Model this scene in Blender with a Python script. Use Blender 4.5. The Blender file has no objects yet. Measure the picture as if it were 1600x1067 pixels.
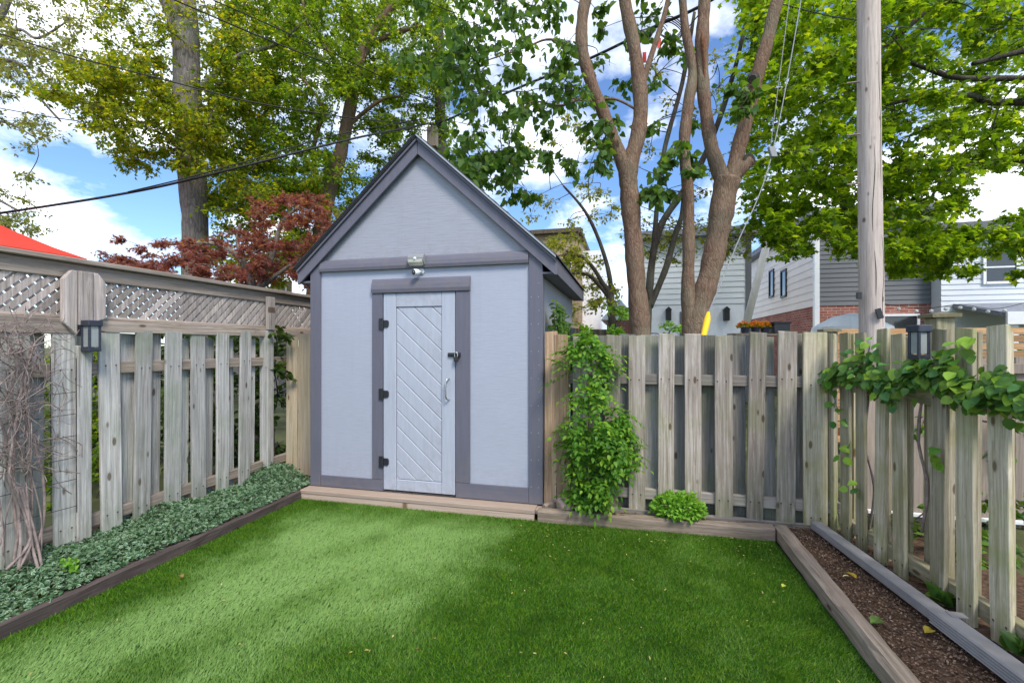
import bpy, bmesh, math, random
import numpy as np
from mathutils import Vector, Matrix

# ------------------------------------------------------------------ camera, sky, sun, exposure
scene = bpy.context.scene
col = scene.collection
R = math.radians
random.seed(7); rng = np.random.default_rng(7)
YAW = R(14.04); CS, SN = math.cos(YAW), math.sin(YAW); F = 720.0; CH = 1.5; HZ = 540.0

cam_d = bpy.data.cameras.new('camera'); cam = bpy.data.objects.new('camera', cam_d); col.objects.link(cam)
cam.location = (0, 0, CH); cam.rotation_euler = (R(90), 0, YAW)
cam_d.sensor_width = 36; cam_d.lens = F / 1600 * 36; cam_d.shift_y = 6.5 / 1600
cam_d.clip_start = 0.05; cam_d.clip_end = 2000
scene.camera = cam

SUN_EL, SUN_AZ = R(48), R(140)            # azimuth clockwise from +Y
sun_vec = Vector((math.sin(SUN_AZ) * math.cos(SUN_EL), math.cos(SUN_AZ) * math.cos(SUN_EL), math.sin(SUN_EL)))
sl = bpy.data.lights.new('sun', 'SUN'); sl.energy = 1.5; sl.angle = R(18); sl.color = (1.0, 0.92, 0.8)
so = bpy.data.objects.new('sun', sl); col.objects.link(so); so.location = (20, -15, 25)
so.rotation_euler = sun_vec.to_track_quat('Z', 'Y').to_euler()

world = bpy.data.worlds.new('World'); scene.world = world; world.use_nodes = True
scene.view_settings.view_transform = 'Standard'; scene.view_settings.look = 'None'
scene.view_settings.gamma = 1; scene.view_settings.use_curve_mapping = False
scene.view_settings.exposure = 1.42
scene.cycles.use_denoising = True
scene.cycles.max_bounces = 6; scene.cycles.transparent_max_bounces = 4

# ------------------------------------------------------------------ node helpers
def nd(nt, t, ins=None, **attrs):
    n = nt.nodes.new(t)
    for k, v in attrs.items(): setattr(n, k, v)
    for k, v in (ins or {}).items():
        if isinstance(v, bpy.types.NodeSocket): nt.links.new(v, n.inputs[k])
        else: n.inputs[k].default_value = v
    return n
def c4(c): return (c[0], c[1], c[2], 1.0)
def mixc(nt, f, a, b, blend='MIX'):
    n = nt.nodes.new('ShaderNodeMix'); n.data_type = 'RGBA'; n.blend_type = blend
    for i, v in ((0, f), (6, a), (7, b)):
        if isinstance(v, bpy.types.NodeSocket): nt.links.new(v, n.inputs[i])
        else: n.inputs[i].default_value = v if i == 0 else c4(v)
    return n.outputs[2]
def ramp(nt, f, stops):
    n = nt.nodes.new('ShaderNodeValToRGB'); nt.links.new(f, n.inputs[0]); e = n.color_ramp.elements
    while len(e) < len(stops): e.new(0.5)
    for el, (p, c) in zip(e, stops):
        el.position = p; el.color = c4(c) if not isinstance(c, (int, float)) else (c, c, c, 1)
    return n.outputs[0]
def mth(nt, op, a, b=0.0, clamp=False):
    n = nd(nt, 'ShaderNodeMath', {0: a, 1: b}, operation=op); n.use_clamp = clamp; return n.outputs[0]
def mrange(nt, v, a, b, c=0.0, d=1.0):
    return nd(nt, 'ShaderNodeMapRange', {'Value': v, 'From Min': a, 'From Max': b, 'To Min': c, 'To Max': d}).outputs[0]
def vscale(nt, v, s):
    return nd(nt, 'ShaderNodeVectorMath', {0: v, 1: s}, operation='MULTIPLY').outputs[0]
def noise(nt, v, scale, detail=3, rough=0.55):
    return nd(nt, 'ShaderNodeTexNoise', {'Vector': v, 'Scale': scale, 'Detail': detail, 'Roughness': rough}).outputs[0]
def new_mat(name, rough=0.6, spec=0.4, metal=0.0):
    m = bpy.data.materials.new(name); m.use_nodes = True; nt = m.node_tree
    b = nt.nodes['Principled BSDF']; b.inputs['Roughness'].default_value = rough
    b.inputs['Specular IOR Level'].default_value = spec; b.inputs['Metallic'].default_value = metal
    return m, nt, b
def setcol(nt, b, c):
    if isinstance(c, bpy.types.NodeSocket): nt.links.new(c, b.inputs['Base Color'])
    else: b.inputs['Base Color'].default_value = c4(c)
def bump(nt, b, h, strength=0.3, dist=0.01):
    n = nd(nt, 'ShaderNodeBump', {'Height': h, 'Strength': strength, 'Distance': dist}); nt.links.new(n.outputs[0], b.inputs['Normal'])
def objcoord(nt, rnd=True):
    tc = nd(nt, 'ShaderNodeTexCoord').outputs['Object']
    if not rnd: return tc, None
    r = nd(nt, 'ShaderNodeObjectInfo').outputs['Random']
    off = nd(nt, 'ShaderNodeCombineXYZ', {0: mth(nt, 'MULTIPLY', r, 37.0), 1: mth(nt, 'MULTIPLY', r, 17.0), 2: mth(nt, 'MULTIPLY', r, 91.0)}).outputs[0]
    return nd(nt, 'ShaderNodeVectorMath', {0: tc, 1: off}, operation='ADD').outputs[0], r

def M_wood(name, lo, mid, hi, tint, tint_amt=0.5, algae=(0.14, 0.19, 0.07), algae_amt=0.3, axis='Z', knots=True, rough=0.85, vr=(0.66, 1.2), nails=()):
    m, nt, b = new_mat(name, rough, 0.2)
    v, r = objcoord(nt)
    st = {'Z': (58, 58, 1.9), 'X': (1.9, 58, 58), 'Y': (58, 1.9, 58)}[axis]
    st2 = {'Z': (13, 13, 2.2), 'X': (2.2, 13, 13), 'Y': (13, 2.2, 13)}[axis]
    g = noise(nt, vscale(nt, v, st), 1.0, 5, 0.65)
    g2 = noise(nt, vscale(nt, v, st2), 1.0, 4, 0.6)
    c = ramp(nt, g, [(0.3, lo), (0.5, mid), (0.66, hi)])
    sf = {'Z': (150, 150, 2.2), 'X': (2.2, 150, 150), 'Y': (150, 2.2, 150)}[axis]
    g3 = noise(nt, vscale(nt, v, sf), 1.0, 3, 0.7)
    c = mixc(nt, mrange(nt, g3, 0.3, 0.42, 0.7, 0.0), c, tuple(x * 0.5 for x in lo))
    g4 = noise(nt, vscale(nt, v, tuple(x * 1.7 + 0.6 for x in st2)), 1.0, 5, 0.7)
    c = mixc(nt, mrange(nt, g4, 0.56, 0.7, 0, 0.55), c, tuple(x * 0.8 for x in lo))
    c = mixc(nt, mrange(nt, g4, 0.42, 0.3, 0, 0.5), c, tuple(min(0.8, x * 1.1) for x in hi))
    c = mixc(nt, mrange(nt, g2, 0.38, 0.66, 0, tint_amt), c, tint)
    fr = mth(nt, 'FRACT', mth(nt, 'MULTIPLY', r, 7.31))
    c = mixc(nt, mth(nt, 'MULTIPLY', fr, tint_amt * 0.7), c, tint)
    if algae_amt > 0:
        a = noise(nt, v, 2.3, 4, 0.6)
        c = mixc(nt, mrange(nt, a, 0.5, 0.7, 0, algae_amt), c, algae)
    if knots:
        ks = {'Z': (9, 0, 3.6), 'X': (3.6, 9, 0), 'Y': (0, 3.6, 9)}[axis]
        vo = nd(nt, 'ShaderNodeTexVoronoi', {'Vector': vscale(nt, v, ks), 'Scale': 1.0}).outputs['Distance']
        c = mixc(nt, mrange(nt, vo, 0.085, 0.14, 0.85, 0.0), c, tuple(x * y for x, y in zip(lo, (0.5, 0.38, 0.28))))
    if nails:                                        # damp, algae-stained foot and weathered top end of an upright board
        oz = nd(nt, 'ShaderNodeSeparateXYZ', {0: nd(nt, 'ShaderNodeTexCoord').outputs['Object']}).outputs[2]
        an = noise(nt, vscale(nt, v, (14, 14, 5)), 1.0, 4, 0.65)
        c = mixc(nt, mth(nt, 'MULTIPLY', mrange(nt, oz, 0.5, 0.0), mrange(nt, an, 0.35, 0.6, 0, 0.65)), c, tuple(x * 0.7 for x in algae))
        c = mixc(nt, mth(nt, 'MULTIPLY', mrange(nt, oz, 1.35, 1.53), mrange(nt, an, 0.35, 0.62, 0, 0.45)), c, tuple(x * 0.8 for x in algae))
    if nails:                                        # rusty nail heads with a short run below
        sp = nd(nt, 'ShaderNodeSeparateXYZ', {0: nd(nt, 'ShaderNodeTexCoord').outputs['Object']}); ax_ = mth(nt, 'SUBTRACT', mth(nt, 'ABSOLUTE', sp.outputs[0]), 0.033)
        for nz in nails:
            dz = mth(nt, 'SUBTRACT', sp.outputs[2], nz)
            dd = mth(nt, 'SQRT', mth(nt, 'ADD', mth(nt, 'MULTIPLY', ax_, ax_), mth(nt, 'MULTIPLY', dz, dz)))
            c = mixc(nt, mrange(nt, dd, 0.0045, 0.008, 0.9, 0.0), c, (0.035, 0.022, 0.018))
            run = mth(nt, 'MULTIPLY', mrange(nt, mth(nt, 'ABSOLUTE', ax_), 0.002, 0.008, 1, 0), mth(nt, 'MULTIPLY', mrange(nt, dz, -0.09, -0.01, 0, 1), mrange(nt, dz, 0.002, -0.004, 0, 1)))
            c = mixc(nt, mth(nt, 'MULTIPLY', run, 0.4), c, (0.09, 0.06, 0.045))
    val = mth(nt, 'MULTIPLY_ADD', r, vr[1] - vr[0]); val.node.inputs[2].default_value = vr[0]
    c = mixc(nt, 1.0, c, nd(nt, 'ShaderNodeCombineColor', {0: val, 1: val, 2: val}).outputs[0], 'MULTIPLY')
    setcol(nt, b, c); bump(nt, b, mth(nt, 'ADD', g, mth(nt, 'MULTIPLY', g3, 0.7)), 0.6, 0.006)
    return m
def M_plain(name, c, rough=0.5, spec=0.4, metal=0.0, var=0.12, scale=12.0, bmp=0.0):
    m, nt, b = new_mat(name, rough, spec, metal)
    v, r = objcoord(nt)
    n = noise(nt, v, scale, 4)
    setcol(nt, b, mixc(nt, mrange(nt, n, 0.3, 0.7), tuple(x * (1 - var) for x in c), tuple(min(1, x * (1 + var)) for x in c)))
    if bmp: bump(nt, b, n, bmp, 0.005)
    return m
def M_leaf(name, a, b_, c_, transl=0.35, rough=0.5, margin=None, spec=0.22):
    m, nt, b = new_mat(name, rough, spec)
    r = nd(nt, 'ShaderNodeNewGeometry').outputs['Random Per Island']
    c = ramp(nt, r, [(0.0, a), (0.55, b_), (1.0, c_)])
    tc = nd(nt, 'ShaderNodeTexCoord').outputs['Object']
    c = mixc(nt, mrange(nt, noise(nt, tc, 1.3, 2), 0.35, 0.65, 0, 0.5), c, b_)
    if margin:
        at = nd(nt, 'ShaderNodeAttribute', attribute_name='margin').outputs['Fac']
        c = mixc(nt, mth(nt, 'MULTIPLY', mrange(nt, at, 0.5, 1.0), mrange(nt, mth(nt, 'FRACT', mth(nt, 'MULTIPLY', r, 5.3)), 0.15, 0.8)), c, margin)
    setcol(nt, b, c)
    tr = nd(nt, 'ShaderNodeBsdfTranslucent', {'Color': mixc(nt, 1.0, c, (2.7, 2.3, 0.7), 'MULTIPLY')})
    mx = nd(nt, 'ShaderNodeMixShader', {0: transl, 1: b.outputs[0], 2: tr.outputs[0]})
    nt.links.new(mx.outputs[0], nt.nodes['Material Output'].inputs[0])
    return m
def M_bark(name, lo, hi, s=1.0):
    m, nt, b = new_mat(name, 0.9, 0.15)
    tc = nd(nt, 'ShaderNodeTexCoord').outputs['Object']
    w = nd(nt, 'ShaderNodeTexNoise', {'Vector': tc, 'Scale': 3.0}).outputs['Color']
    v = nd(nt, 'ShaderNodeVectorMath', {0: tc, 1: vscale(nt, w, (0.12, 0.12, 0.12))}, operation='ADD').outputs[0]
    vo = nd(nt, 'ShaderNodeTexVoronoi', {'Vector': vscale(nt, v, (26 * s, 26 * s, 5 * s)), 'Scale': 1.0}, feature='DISTANCE_TO_EDGE').outputs['Distance']
    n = noise(nt, vscale(nt, v, (30, 30, 6)), 1.0, 5, 0.65)
    n2 = noise(nt, tc, 1.6, 3)
    c = ramp(nt, n, [(0.3, lo), (0.7, hi)])
    c = mixc(nt, mrange(nt, vo, 0.0, 0.13, 0.5, 0.0), c, tuple(x * 0.45 for x in lo))
    c = mixc(nt, mrange(nt, n2, 0.45, 0.7, 0, 0.35), c, (0.2, 0.22, 0.15))
    setcol(nt, b, c)
    h = mth(nt, 'ADD', mth(nt, 'MULTIPLY', mth(nt, 'MINIMUM', vo, 0.2), 3.0), n)
    bump(nt, b, h, 0.55, 0.014)
    return m

# world: daylight sky with broken cumulus
wt = world.node_tree; bg = wt.nodes['Background']
sky = nd(wt, 'ShaderNodeTexSky', sky_type='NISHITA', sun_disc=False, sun_elevation=SUN_EL, sun_rotation=SUN_AZ, air_density=1.0, dust_density=0.1, ozone_density=2.0)
wd = nd(wt, 'ShaderNodeTexCoord').outputs['Generated']
sx = nd(wt, 'ShaderNodeSeparateXYZ', {0: wd})
zz = mth(wt, 'ADD', mth(wt, 'MAXIMUM', sx.outputs[2], 0.0), 0.34)
pv = nd(wt, 'ShaderNodeCombineXYZ', {0: mth(wt, 'DIVIDE', sx.outputs[0], zz), 1: mth(wt, 'DIVIDE', sx.outputs[1], zz), 2: 23.55}).outputs[0]
cn = noise(wt, pv, 1.7, 8, 0.58)
cm = mrange(wt, cn, 0.46, 0.62)
cn2 = noise(wt, pv, 3.1, 5, 0.6)
ccol = mixc(wt, mrange(wt, cn2, 0.35, 0.7), (6.2, 6.6, 7.4), (10.5, 10.5, 10.6))
wt.links.new(mixc(wt, cm, mixc(wt, 1.0, sky.outputs[0], (0.6, 0.72, 0.88), 'MULTIPLY'), ccol), bg.inputs[0])
bg.inputs[1].default_value = 0.1

# ------------------------------------------------------------------ geometry helpers
def PT(px, py, d):
    r = (px - 800) / F * d
    return Vector((r * CS - d * SN, r * SN + d * CS, CH + (HZ - py) / F * d))
def ray(px):
    k = (px - 800) / F; return k * CS - SN, k * SN + CS       # X/d, Y/d
def on_y(px, Y):
    a, b = ray(px); return a * Y / b
def on_x(px, X):
    a, b = ray(px); return b * X / a
def z_at(px, py, Y=None, X=None):
    a, b = ray(px); d = Y / b if Y is not None else X / a
    return CH + (HZ - py) / F * d

WL = {}
def wloc(o): return WL[o.name] if o is not None else Vector((0, 0, 0))
def tag(o, label=None, cat=None, group=None, kind=None):
    if label: o['label'] = label
    if cat: o['category'] = cat
    if group: o['group'] = group
    if kind: o['kind'] = kind
    return o
def put(o, parent, w):
    w = Vector(w); col.objects.link(o); o.location = w - wloc(parent)
    if parent is not None: o.parent = parent
    WL[o.name] = w
    return o
def thing(name, label, cat, loc, group=None):
    o = bpy.data.objects.new(name, None); o.empty_display_size = 0.1
    put(o, None, loc); return tag(o, label, cat, group)
def inst(name, mesh, loc, parent=None, rot=(0, 0, 0), scale=(1, 1, 1)):
    o = bpy.data.objects.new(name, mesh); put(o, parent, loc); o.rotation_euler = rot; o.scale = scale
    return o

class MB:
    def __init__(s): s.v = []; s.f = []
    def add(s, vs, fs):
        k = len(s.v); s.v += [tuple(p) for p in vs]; s.f += [tuple(i + k for i in q) for q in fs]; return s
    def box(s, x0, x1, y0, y1, z0, z1):
        return s.add([(x0, y0, z0), (x1, y0, z0), (x1, y1, z0), (x0, y1, z0), (x0, y0, z1), (x1, y0, z1), (x1, y1, z1), (x0, y1, z1)],
                     [(0, 3, 2, 1), (4, 5, 6, 7), (0, 1, 5, 4), (1, 2, 6, 5), (2, 3, 7, 6), (3, 0, 4, 7)])
    def obox(s, c, ax, ay, az, sx, sy, sz):
        c = Vector(c); ax = Vector(ax).normalized() * sx / 2; ay = Vector(ay).normalized() * sy / 2; az = Vector(az).normalized() * sz / 2
        vs = [c + i * ax + j * ay + k * az for k in (-1, 1) for (i, j) in ((-1, -1), (1, -1), (1, 1), (-1, 1))]
        return s.add(vs, [(0, 3, 2, 1), (4, 5, 6, 7), (0, 1, 5, 4), (1, 2, 6, 5), (2, 3, 7, 6), (3, 0, 4, 7)])
    def prism(s, poly, fn, a, b):            # poly of (u,w); fn(u,w,t)->xyz; from t=a to t=b
        n = len(poly)
        vs = [fn(u, w, a) for u, w in poly] + [fn(u, w, b) for u, w in poly]
        return s.add(vs, [tuple(range(n))[::-1], tuple(range(n, 2 * n))] + [(i, (i + 1) % n, (i + 1) % n + n, i + n) for i in range(n)])
    def tube(s, pts, rad, n=8, jit=0.0, cap=True):
        pts = [Vector(p) for p in pts]
        if not isinstance(rad, (list, tuple)): rad = [rad] * len(pts)
        k = len(s.v); up = None
        for i, p in enumerate(pts):
            t = (pts[min(i + 1, len(pts) - 1)] - pts[max(i - 1, 0)])
            if t.length < 1e-9: t = Vector((0, 0, 1))
            t.normalize()
            if up is None: up = Vector((0, 1, 0)) if abs(t.y) < 0.9 else Vector((1, 0, 0))
            up = (up - t * up.dot(t)).normalized(); w = t.cross(up)
            for j in range(n):
                a = 2 * math.pi * j / n; rr = rad[i] * (1 + (random.uniform(-jit, jit) if jit else 0))
                q = p + (up * math.cos(a) + w * math.sin(a)) * rr
                s.v.append((q.x, q.y, q.z))
        for i in range(len(pts) - 1):
            for j in range(n):
                a = k + i * n + j; b = k + i * n + (j + 1) % n
                s.f.append((a, b, b + n, a + n))
        if cap:
            s.f.append(tuple(k + j for j in range(n))[::-1]); e = k + (len(pts) - 1) * n
            s.f.append(tuple(e + j for j in range(n)))
        return s
    def mesh(s, name, mat, org=(0, 0, 0), bev=0.0, smooth=False, seg=1):
        me = bpy.data.meshes.new(name); o = Vector(org)
        me.from_pydata([(x - o.x, y - o.y, z - o.z) for x, y, z in s.v], [], s.f)
        if bev > 0:
            bm = bmesh.new(); bm.from_mesh(me)
            bmesh.ops.recalc_face_normals(bm, faces=bm.faces)
            bmesh.ops.bevel(bm, geom=list(bm.edges), offset=bev, segments=seg, affect='EDGES', profile=0.5, clamp_overlap=True)
            bm.to_mesh(me); bm.free()
        if smooth: me.polygons.foreach_set('use_smooth', [True] * len(me.polygons))
        me.materials.append(mat); me.update(); return me
    def build(s, name, mat, parent=None, bev=0.0, smooth=False, seg=1):
        a = np.array(s.v); lo, hi = a.min(0), a.max(0)
        org = ((lo[0] + hi[0]) / 2, (lo[1] + hi[1]) / 2, lo[2])
        return put(bpy.data.objects.new(name, s.mesh(name, mat, org, bev, smooth, seg)), parent, org)
def bx(name, mat, parent, x0, x1, y0, y1, z0, z1, bev=0.003):
    return MB().box(x0, x1, y0, y1, z0, z1).build(name, mat, parent, bev)

def np_obj(name, V, T, mat, parent=None, attr=None, smooth=False):
    lo, hi = V.min(0), V.max(0); org = np.array([(lo[0] + hi[0]) / 2, (lo[1] + hi[1]) / 2, lo[2]])
    me = bpy.data.meshes.new(name); V = (V - org).astype(np.float32)
    me.vertices.add(len(V)); me.vertices.foreach_set('co', V.ravel())
    me.loops.add(T.size); me.loops.foreach_set('vertex_index', T.astype(np.int32).ravel())
    me.polygons.add(len(T)); me.polygons.foreach_set('loop_start', np.arange(0, T.size, 3, dtype=np.int32))
    if smooth: me.polygons.foreach_set('use_smooth', np.ones(len(T), dtype=bool))
    me.update(calc_edges=True); me.materials.append(mat)
    if attr is not None:
        at = me.attributes.new('margin', 'FLOAT', 'POINT'); at.data.foreach_set('value', attr.astype(np.float32))
    return put(bpy.data.objects.new(name, me), parent, org)
def unit(a): return a / np.maximum(np.linalg.norm(a, axis=1, keepdims=True), 1e-9)
def scatter(tpl, pos, ydir, nrm, size):
    tv, tt = tpl; y = unit(ydir); z = unit(nrm - y * (nrm * y).sum(1, keepdims=True)); x = np.cross(y, z)
    s = np.asarray(size).reshape(-1, 1, 1)
    V = pos[:, None, :] + s * (tv[None, :, 0:1] * x[:, None, :] + tv[None, :, 1:2] * y[:, None, :] + tv[None, :, 2:3] * z[:, None, :])
    T = tt[None] + (np.arange(len(pos)) * len(tv))[:, None, None]
    return V.reshape(-1, 3), T.reshape(-1, 3)
# leaf templates: (x across, y along, z up), length 1
L_SMALL = (np.array([(0, 0, 0), (0.3, 0.5, 0.07), (0, 1, -0.08), (-0.3, 0.5, 0.07)], float), np.array([(0, 1, 2), (0, 2, 3)]))
L_OVATE = (np.array([(0, 0, 0), (0.3, 0.22, 0.07), (0.37, 0.5, 0.07), (0.2, 0.8, 0.0), (0, 1, -0.14), (-0.2, 0.8, 0.0), (-0.37, 0.5, 0.07), (-0.3, 0.22, 0.07), (0, 0.5, 0.0)], float),
           np.array([(8, 0, 1), (8, 1, 2), (8, 2, 3), (8, 3, 4), (8, 4, 5), (8, 5, 6), (8, 6, 7), (8, 7, 0)]))
L_HEART = (np.array([(0, 0.06, 0), (0.28, -0.04, 0.05), (0.44, 0.24, 0.08), (0.34, 0.58, 0.03), (0, 1.05, -0.2), (-0.34, 0.58, 0.03), (-0.44, 0.24, 0.08), (-0.28, -0.04, 0.05), (0, 0.45, -0.02)], float), L_OVATE[1])
def star(lobes):
    vs = [(0, 0.42, 0.0)]
    for x, y, z in lobes: vs.append((x, y, z))
    n = len(lobes); return np.array(vs, float), np.array([(0, 1 + i, 1 + (i + 1) % n) for i in range(n)])
L_MAPLE = star([(0, 0, 0), (0.34, 0.06, -0.03), (0.24, 0.26, 0.03), (0.56, 0.52, -0.08), (0.22, 0.6, 0.03), (0, 1.02, -0.1), (-0.22, 0.6, 0.03), (-0.56, 0.52, -0.08), (-0.24, 0.26, 0.03), (-0.34, 0.06, -0.03)])
L_LOBE = star([(0, 0, 0), (0.4, 0.3, -0.04), (0.2, 0.5, 0.02), (0, 1.0, -0.1), (-0.2, 0.5, 0.02), (-0.4, 0.3, -0.04)])
L_PALM = star([(0, 0, 0), (0.42, 0.12, -0.05), (0.12, 0.3, 0.0), (0.5, 0.7, -0.1), (0.1, 0.5, 0.0), (0, 1.1, -0.12), (-0.1, 0.5, 0.0), (-0.5, 0.7, -0.1), (-0.12, 0.3, 0.0), (-0.42, 0.12, -0.05)])

def smooth_path(pts, sub=6):
    P = [Vector(p) for p in pts]; out = []
    for i in range(len(P) - 1):
        p0, p1, p2, p3 = P[max(i - 1, 0)], P[i], P[i + 1], P[min(i + 2, len(P) - 1)]
        for k in range(sub):
            t = k / sub
            out.append(0.5 * ((2 * p1) + (p2 - p0) * t + (2 * p0 - 5 * p1 + 4 * p2 - p3) * t * t + (3 * p1 - p0 - 3 * p2 + p3) * t ** 3))
    out.append(P[-1]); return out
def limb(mb, way, d, sub=6, n=14, jit=0.035, wob=0.0):
    """way: (px, py, width in px[, depth])"""
    pts = [PT(w[0], w[1], w[3] if len(w) > 3 else d) for w in way]
    rad = [w[2] / 2 * (0.9 if d == 5.6 else 1.0) * (w[3] if len(w) > 3 else d) / F for w in way]
    path = smooth_path(pts, sub)
    rr = [float(np.interp(i / sub, range(len(rad)), rad)) for i in range(len(path))]
    if wob: path = [p + Vector((random.gauss(0, wob), random.gauss(0, wob), 0)) for p in path]
    ph = random.uniform(0, 6); rr = [q * (1 + 0.05 * math.sin(i * 0.9 + ph) + 0.03 * math.sin(i * 2.3 + 2 * ph)) for i, q in enumerate(rr)]
    mb.tube(path, rr, n, jit); return path
def cable(name, label, pts, r, mat, cat='cable', sag=0.0, group=None):
    path = smooth_path(pts, 8)
    o = MB().tube(path, r, 6).build(name, mat, smooth=True); return tag(o, label, cat, group)

def crown(root, clumps, tpl, mat, leaf, per, skel, bark, hang=0.2, up=1.0, twig=9, name='crown', flat=0.6, twig_r=0.004):
    """clumps: list of (centre Vector, radius). Twigs radiate in each clump; leaves sit along the twigs."""
    tb = MB(); pos, ydr, nrm, siz = [], [], [], []
    sk = np.array([tuple(p) for p in skel])
    clumps = sorted(clumps, key=lambda q: float(np.linalg.norm(sk - np.array(tuple(q[0])), axis=1).min()))
    rad = {}
    for c, r in clumps:
        c = Vector(c); cn = np.array(tuple(c))
        dd = np.linalg.norm(sk - cn, axis=1) + 0.5 * np.maximum(0, sk[:, 2] - cn[2])
        a = Vector(sk[int(dd.argmin())]); L = (c - a).length; base_dir = np.array([0, 0, 1.0])
        if L > 0.12:
            mid = a.lerp(c, 0.5) + Vector((random.gauss(0, 0.08 * L), random.gauss(0, 0.08 * L), random.uniform(0.0, 0.1) * L)); rr = twig_r * min(4.0, 1.8 + 1.2 * L)
            br = smooth_path([a, mid, c], 4); tb.tube(br, [rr * (1 - 0.075 * k) for k in range(len(br))], 5, 0.0, False)
            base_dir = np.array(tuple((c - mid).normalized())); sk = np.vstack([sk, [tuple(p) for p in br[2:]]])
        for _ in range(twig):
            u = rng.normal(size=3) + 0.5 * base_dir; u /= np.linalg.norm(u); u[2] *= flat
            e = u * r * rng.uniform(0.55, 1.1); st = -0.25 * e
            bend = np.array([0, 0, -hang * r * 0.35])
            ts = np.linspace(0, 1, 4); P = [cn + st + (e - st) * t + bend * t * t for t in ts]
            tb.tube(P, [twig_r, twig_r * 0.8, twig_r * 0.6, twig_r * 0.4], 3, 0, False)
            nl = max(2, int(rng.poisson(per / twig)))
            t = rng.uniform(0.15, 1.05, nl)[:, None]
            p = cn + st + (e - st) * t + bend * t * t
            off = rng.normal(size=(nl, 3)); off[:, 2] *= 0.5
            y = 0.6 * (e / np.linalg.norm(e))[None] + 0.9 * unit(off); y[:, 2] -= hang
            y = unit(y); s = leaf * rng.uniform(0.6, 1.25, nl)
            pos.append(p + y * leaf * 0.35 + rng.normal(size=(nl, 3)) * r * 0.07); ydr.append(y)
            n_ = rng.normal(size=(nl, 3)) * 0.65; n_[:, 2] += up; nrm.append(n_); siz.append(s)
    V, T = scatter(tpl, np.vstack(pos), np.vstack(ydr), np.vstack(nrm), np.concatenate(siz))
    o = np_obj(name, V, T, mat, root); o['kind'] = 'stuff'
    if tb.v:
        b = tb.build('twigs', bark, root, smooth=True); b['kind'] = 'stuff'
    return o
def fill(boxes, k=1.0):
    """boxes: (x0,x1,y0,y1,n,d0,d1,r) in photo pixels at a real distance -> clumps scattered through that volume"""
    out = []
    for x0, x1, y0, y1, n, d0, d1, r in boxes:
        for _ in range(int(n * (k if y1 > -20 else 0.4))):
            out.append((PT(random.uniform(x0, x1), random.uniform(y0, y1), random.uniform(d0, d1)), r * random.uniform(0.7, 1.25)))
    return out

# ------------------------------------------------------------------ materials
m_ground = M_plain('earth_grass', (0.09, 0.1, 0.045), 0.95, 0.1, var=0.5, scale=2.0, bmp=0.5)
m_soil = M_plain('mulch_soil', (0.09, 0.057, 0.038), 0.95, 0.1, var=0.55, scale=40.0, bmp=0.9)
m_left = M_wood('fence_wood_silver', (0.2, 0.185, 0.17), (0.45, 0.43, 0.41), (0.66, 0.64, 0.62), (0.38, 0.4, 0.38), 0.45, (0.22, 0.28, 0.18), 0.45, nails=(1.27, 0.18))
m_lat = M_wood('lattice_wood_grey', (0.2, 0.165, 0.145), (0.41, 0.355, 0.325), (0.6, 0.535, 0.5), (0.33, 0.3, 0.29), 0.5, algae_amt=0.12)
m_latx = M_wood('rail_wood_grey', (0.19, 0.145, 0.11), (0.38, 0.31, 0.25), (0.56, 0.48, 0.41), (0.32, 0.28, 0.25), 0.5, algae_amt=0.15, axis='Y')
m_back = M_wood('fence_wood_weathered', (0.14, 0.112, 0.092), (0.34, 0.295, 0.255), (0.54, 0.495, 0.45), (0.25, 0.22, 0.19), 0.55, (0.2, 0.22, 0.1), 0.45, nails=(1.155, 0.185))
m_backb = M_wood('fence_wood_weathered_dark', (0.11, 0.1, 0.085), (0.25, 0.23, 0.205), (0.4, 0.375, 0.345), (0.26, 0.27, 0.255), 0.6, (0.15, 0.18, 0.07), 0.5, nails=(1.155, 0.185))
m_backx = M_wood('rail_wood_weathered', (0.13, 0.11, 0.095), (0.28, 0.25, 0.22), (0.4, 0.37, 0.33), (0.2, 0.185, 0.165), 0.6, algae_amt=0.2, axis='X')
m_right = M_wood('fence_wood_mossy', (0.22, 0.18, 0.115), (0.5, 0.445, 0.35), (0.7, 0.645, 0.535), (0.4, 0.36, 0.22), 0.45, (0.24, 0.26, 0.06), 0.6, nails=(1.14, 0.1))
m_righty = M_wood('rail_wood_mossy', (0.14, 0.12, 0.08), (0.27, 0.235, 0.17), (0.4, 0.36, 0.27), (0.22, 0.2, 0.11), 0.6, (0.16, 0.17, 0.05), 0.5, axis='Y')
m_cedar = M_wood('cedar_boards', (0.24, 0.14, 0.08), (0.4, 0.26, 0.16), (0.52, 0.37, 0.25), (0.36, 0.27, 0.19), 0.5, algae_amt=0.0)
m_tan = M_wood('tan_boards', (0.26, 0.2, 0.13), (0.42, 0.34, 0.23), (0.54, 0.45, 0.33), (0.36, 0.32, 0.25), 0.5, algae_amt=0.1)
m_step = M_wood('step_wood', (0.3, 0.19, 0.12), (0.5, 0.35, 0.25), (0.62, 0.47, 0.36), (0.48, 0.4, 0.34), 0.6, algae_amt=0.0, axis='X')
m_timb = M_wood('edging_timber', (0.13, 0.095, 0.07), (0.27, 0.21, 0.165), (0.4, 0.33, 0.27), (0.24, 0.2, 0.15), 0.5, algae_amt=0.15, axis='X')
m_timby = M_wood('edging_timber_side', (0.13, 0.095, 0.07), (0.28, 0.21, 0.165), (0.41, 0.33, 0.27), (0.24, 0.2, 0.16), 0.5, algae_amt=0.12, axis='Y')
m_kerb = M_wood('dark_timber', (0.03, 0.022, 0.02), (0.075, 0.056, 0.05), (0.15, 0.12, 0.105), (0.09, 0.075, 0.07), 0.5, algae_amt=0.0, axis='Y')
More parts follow.
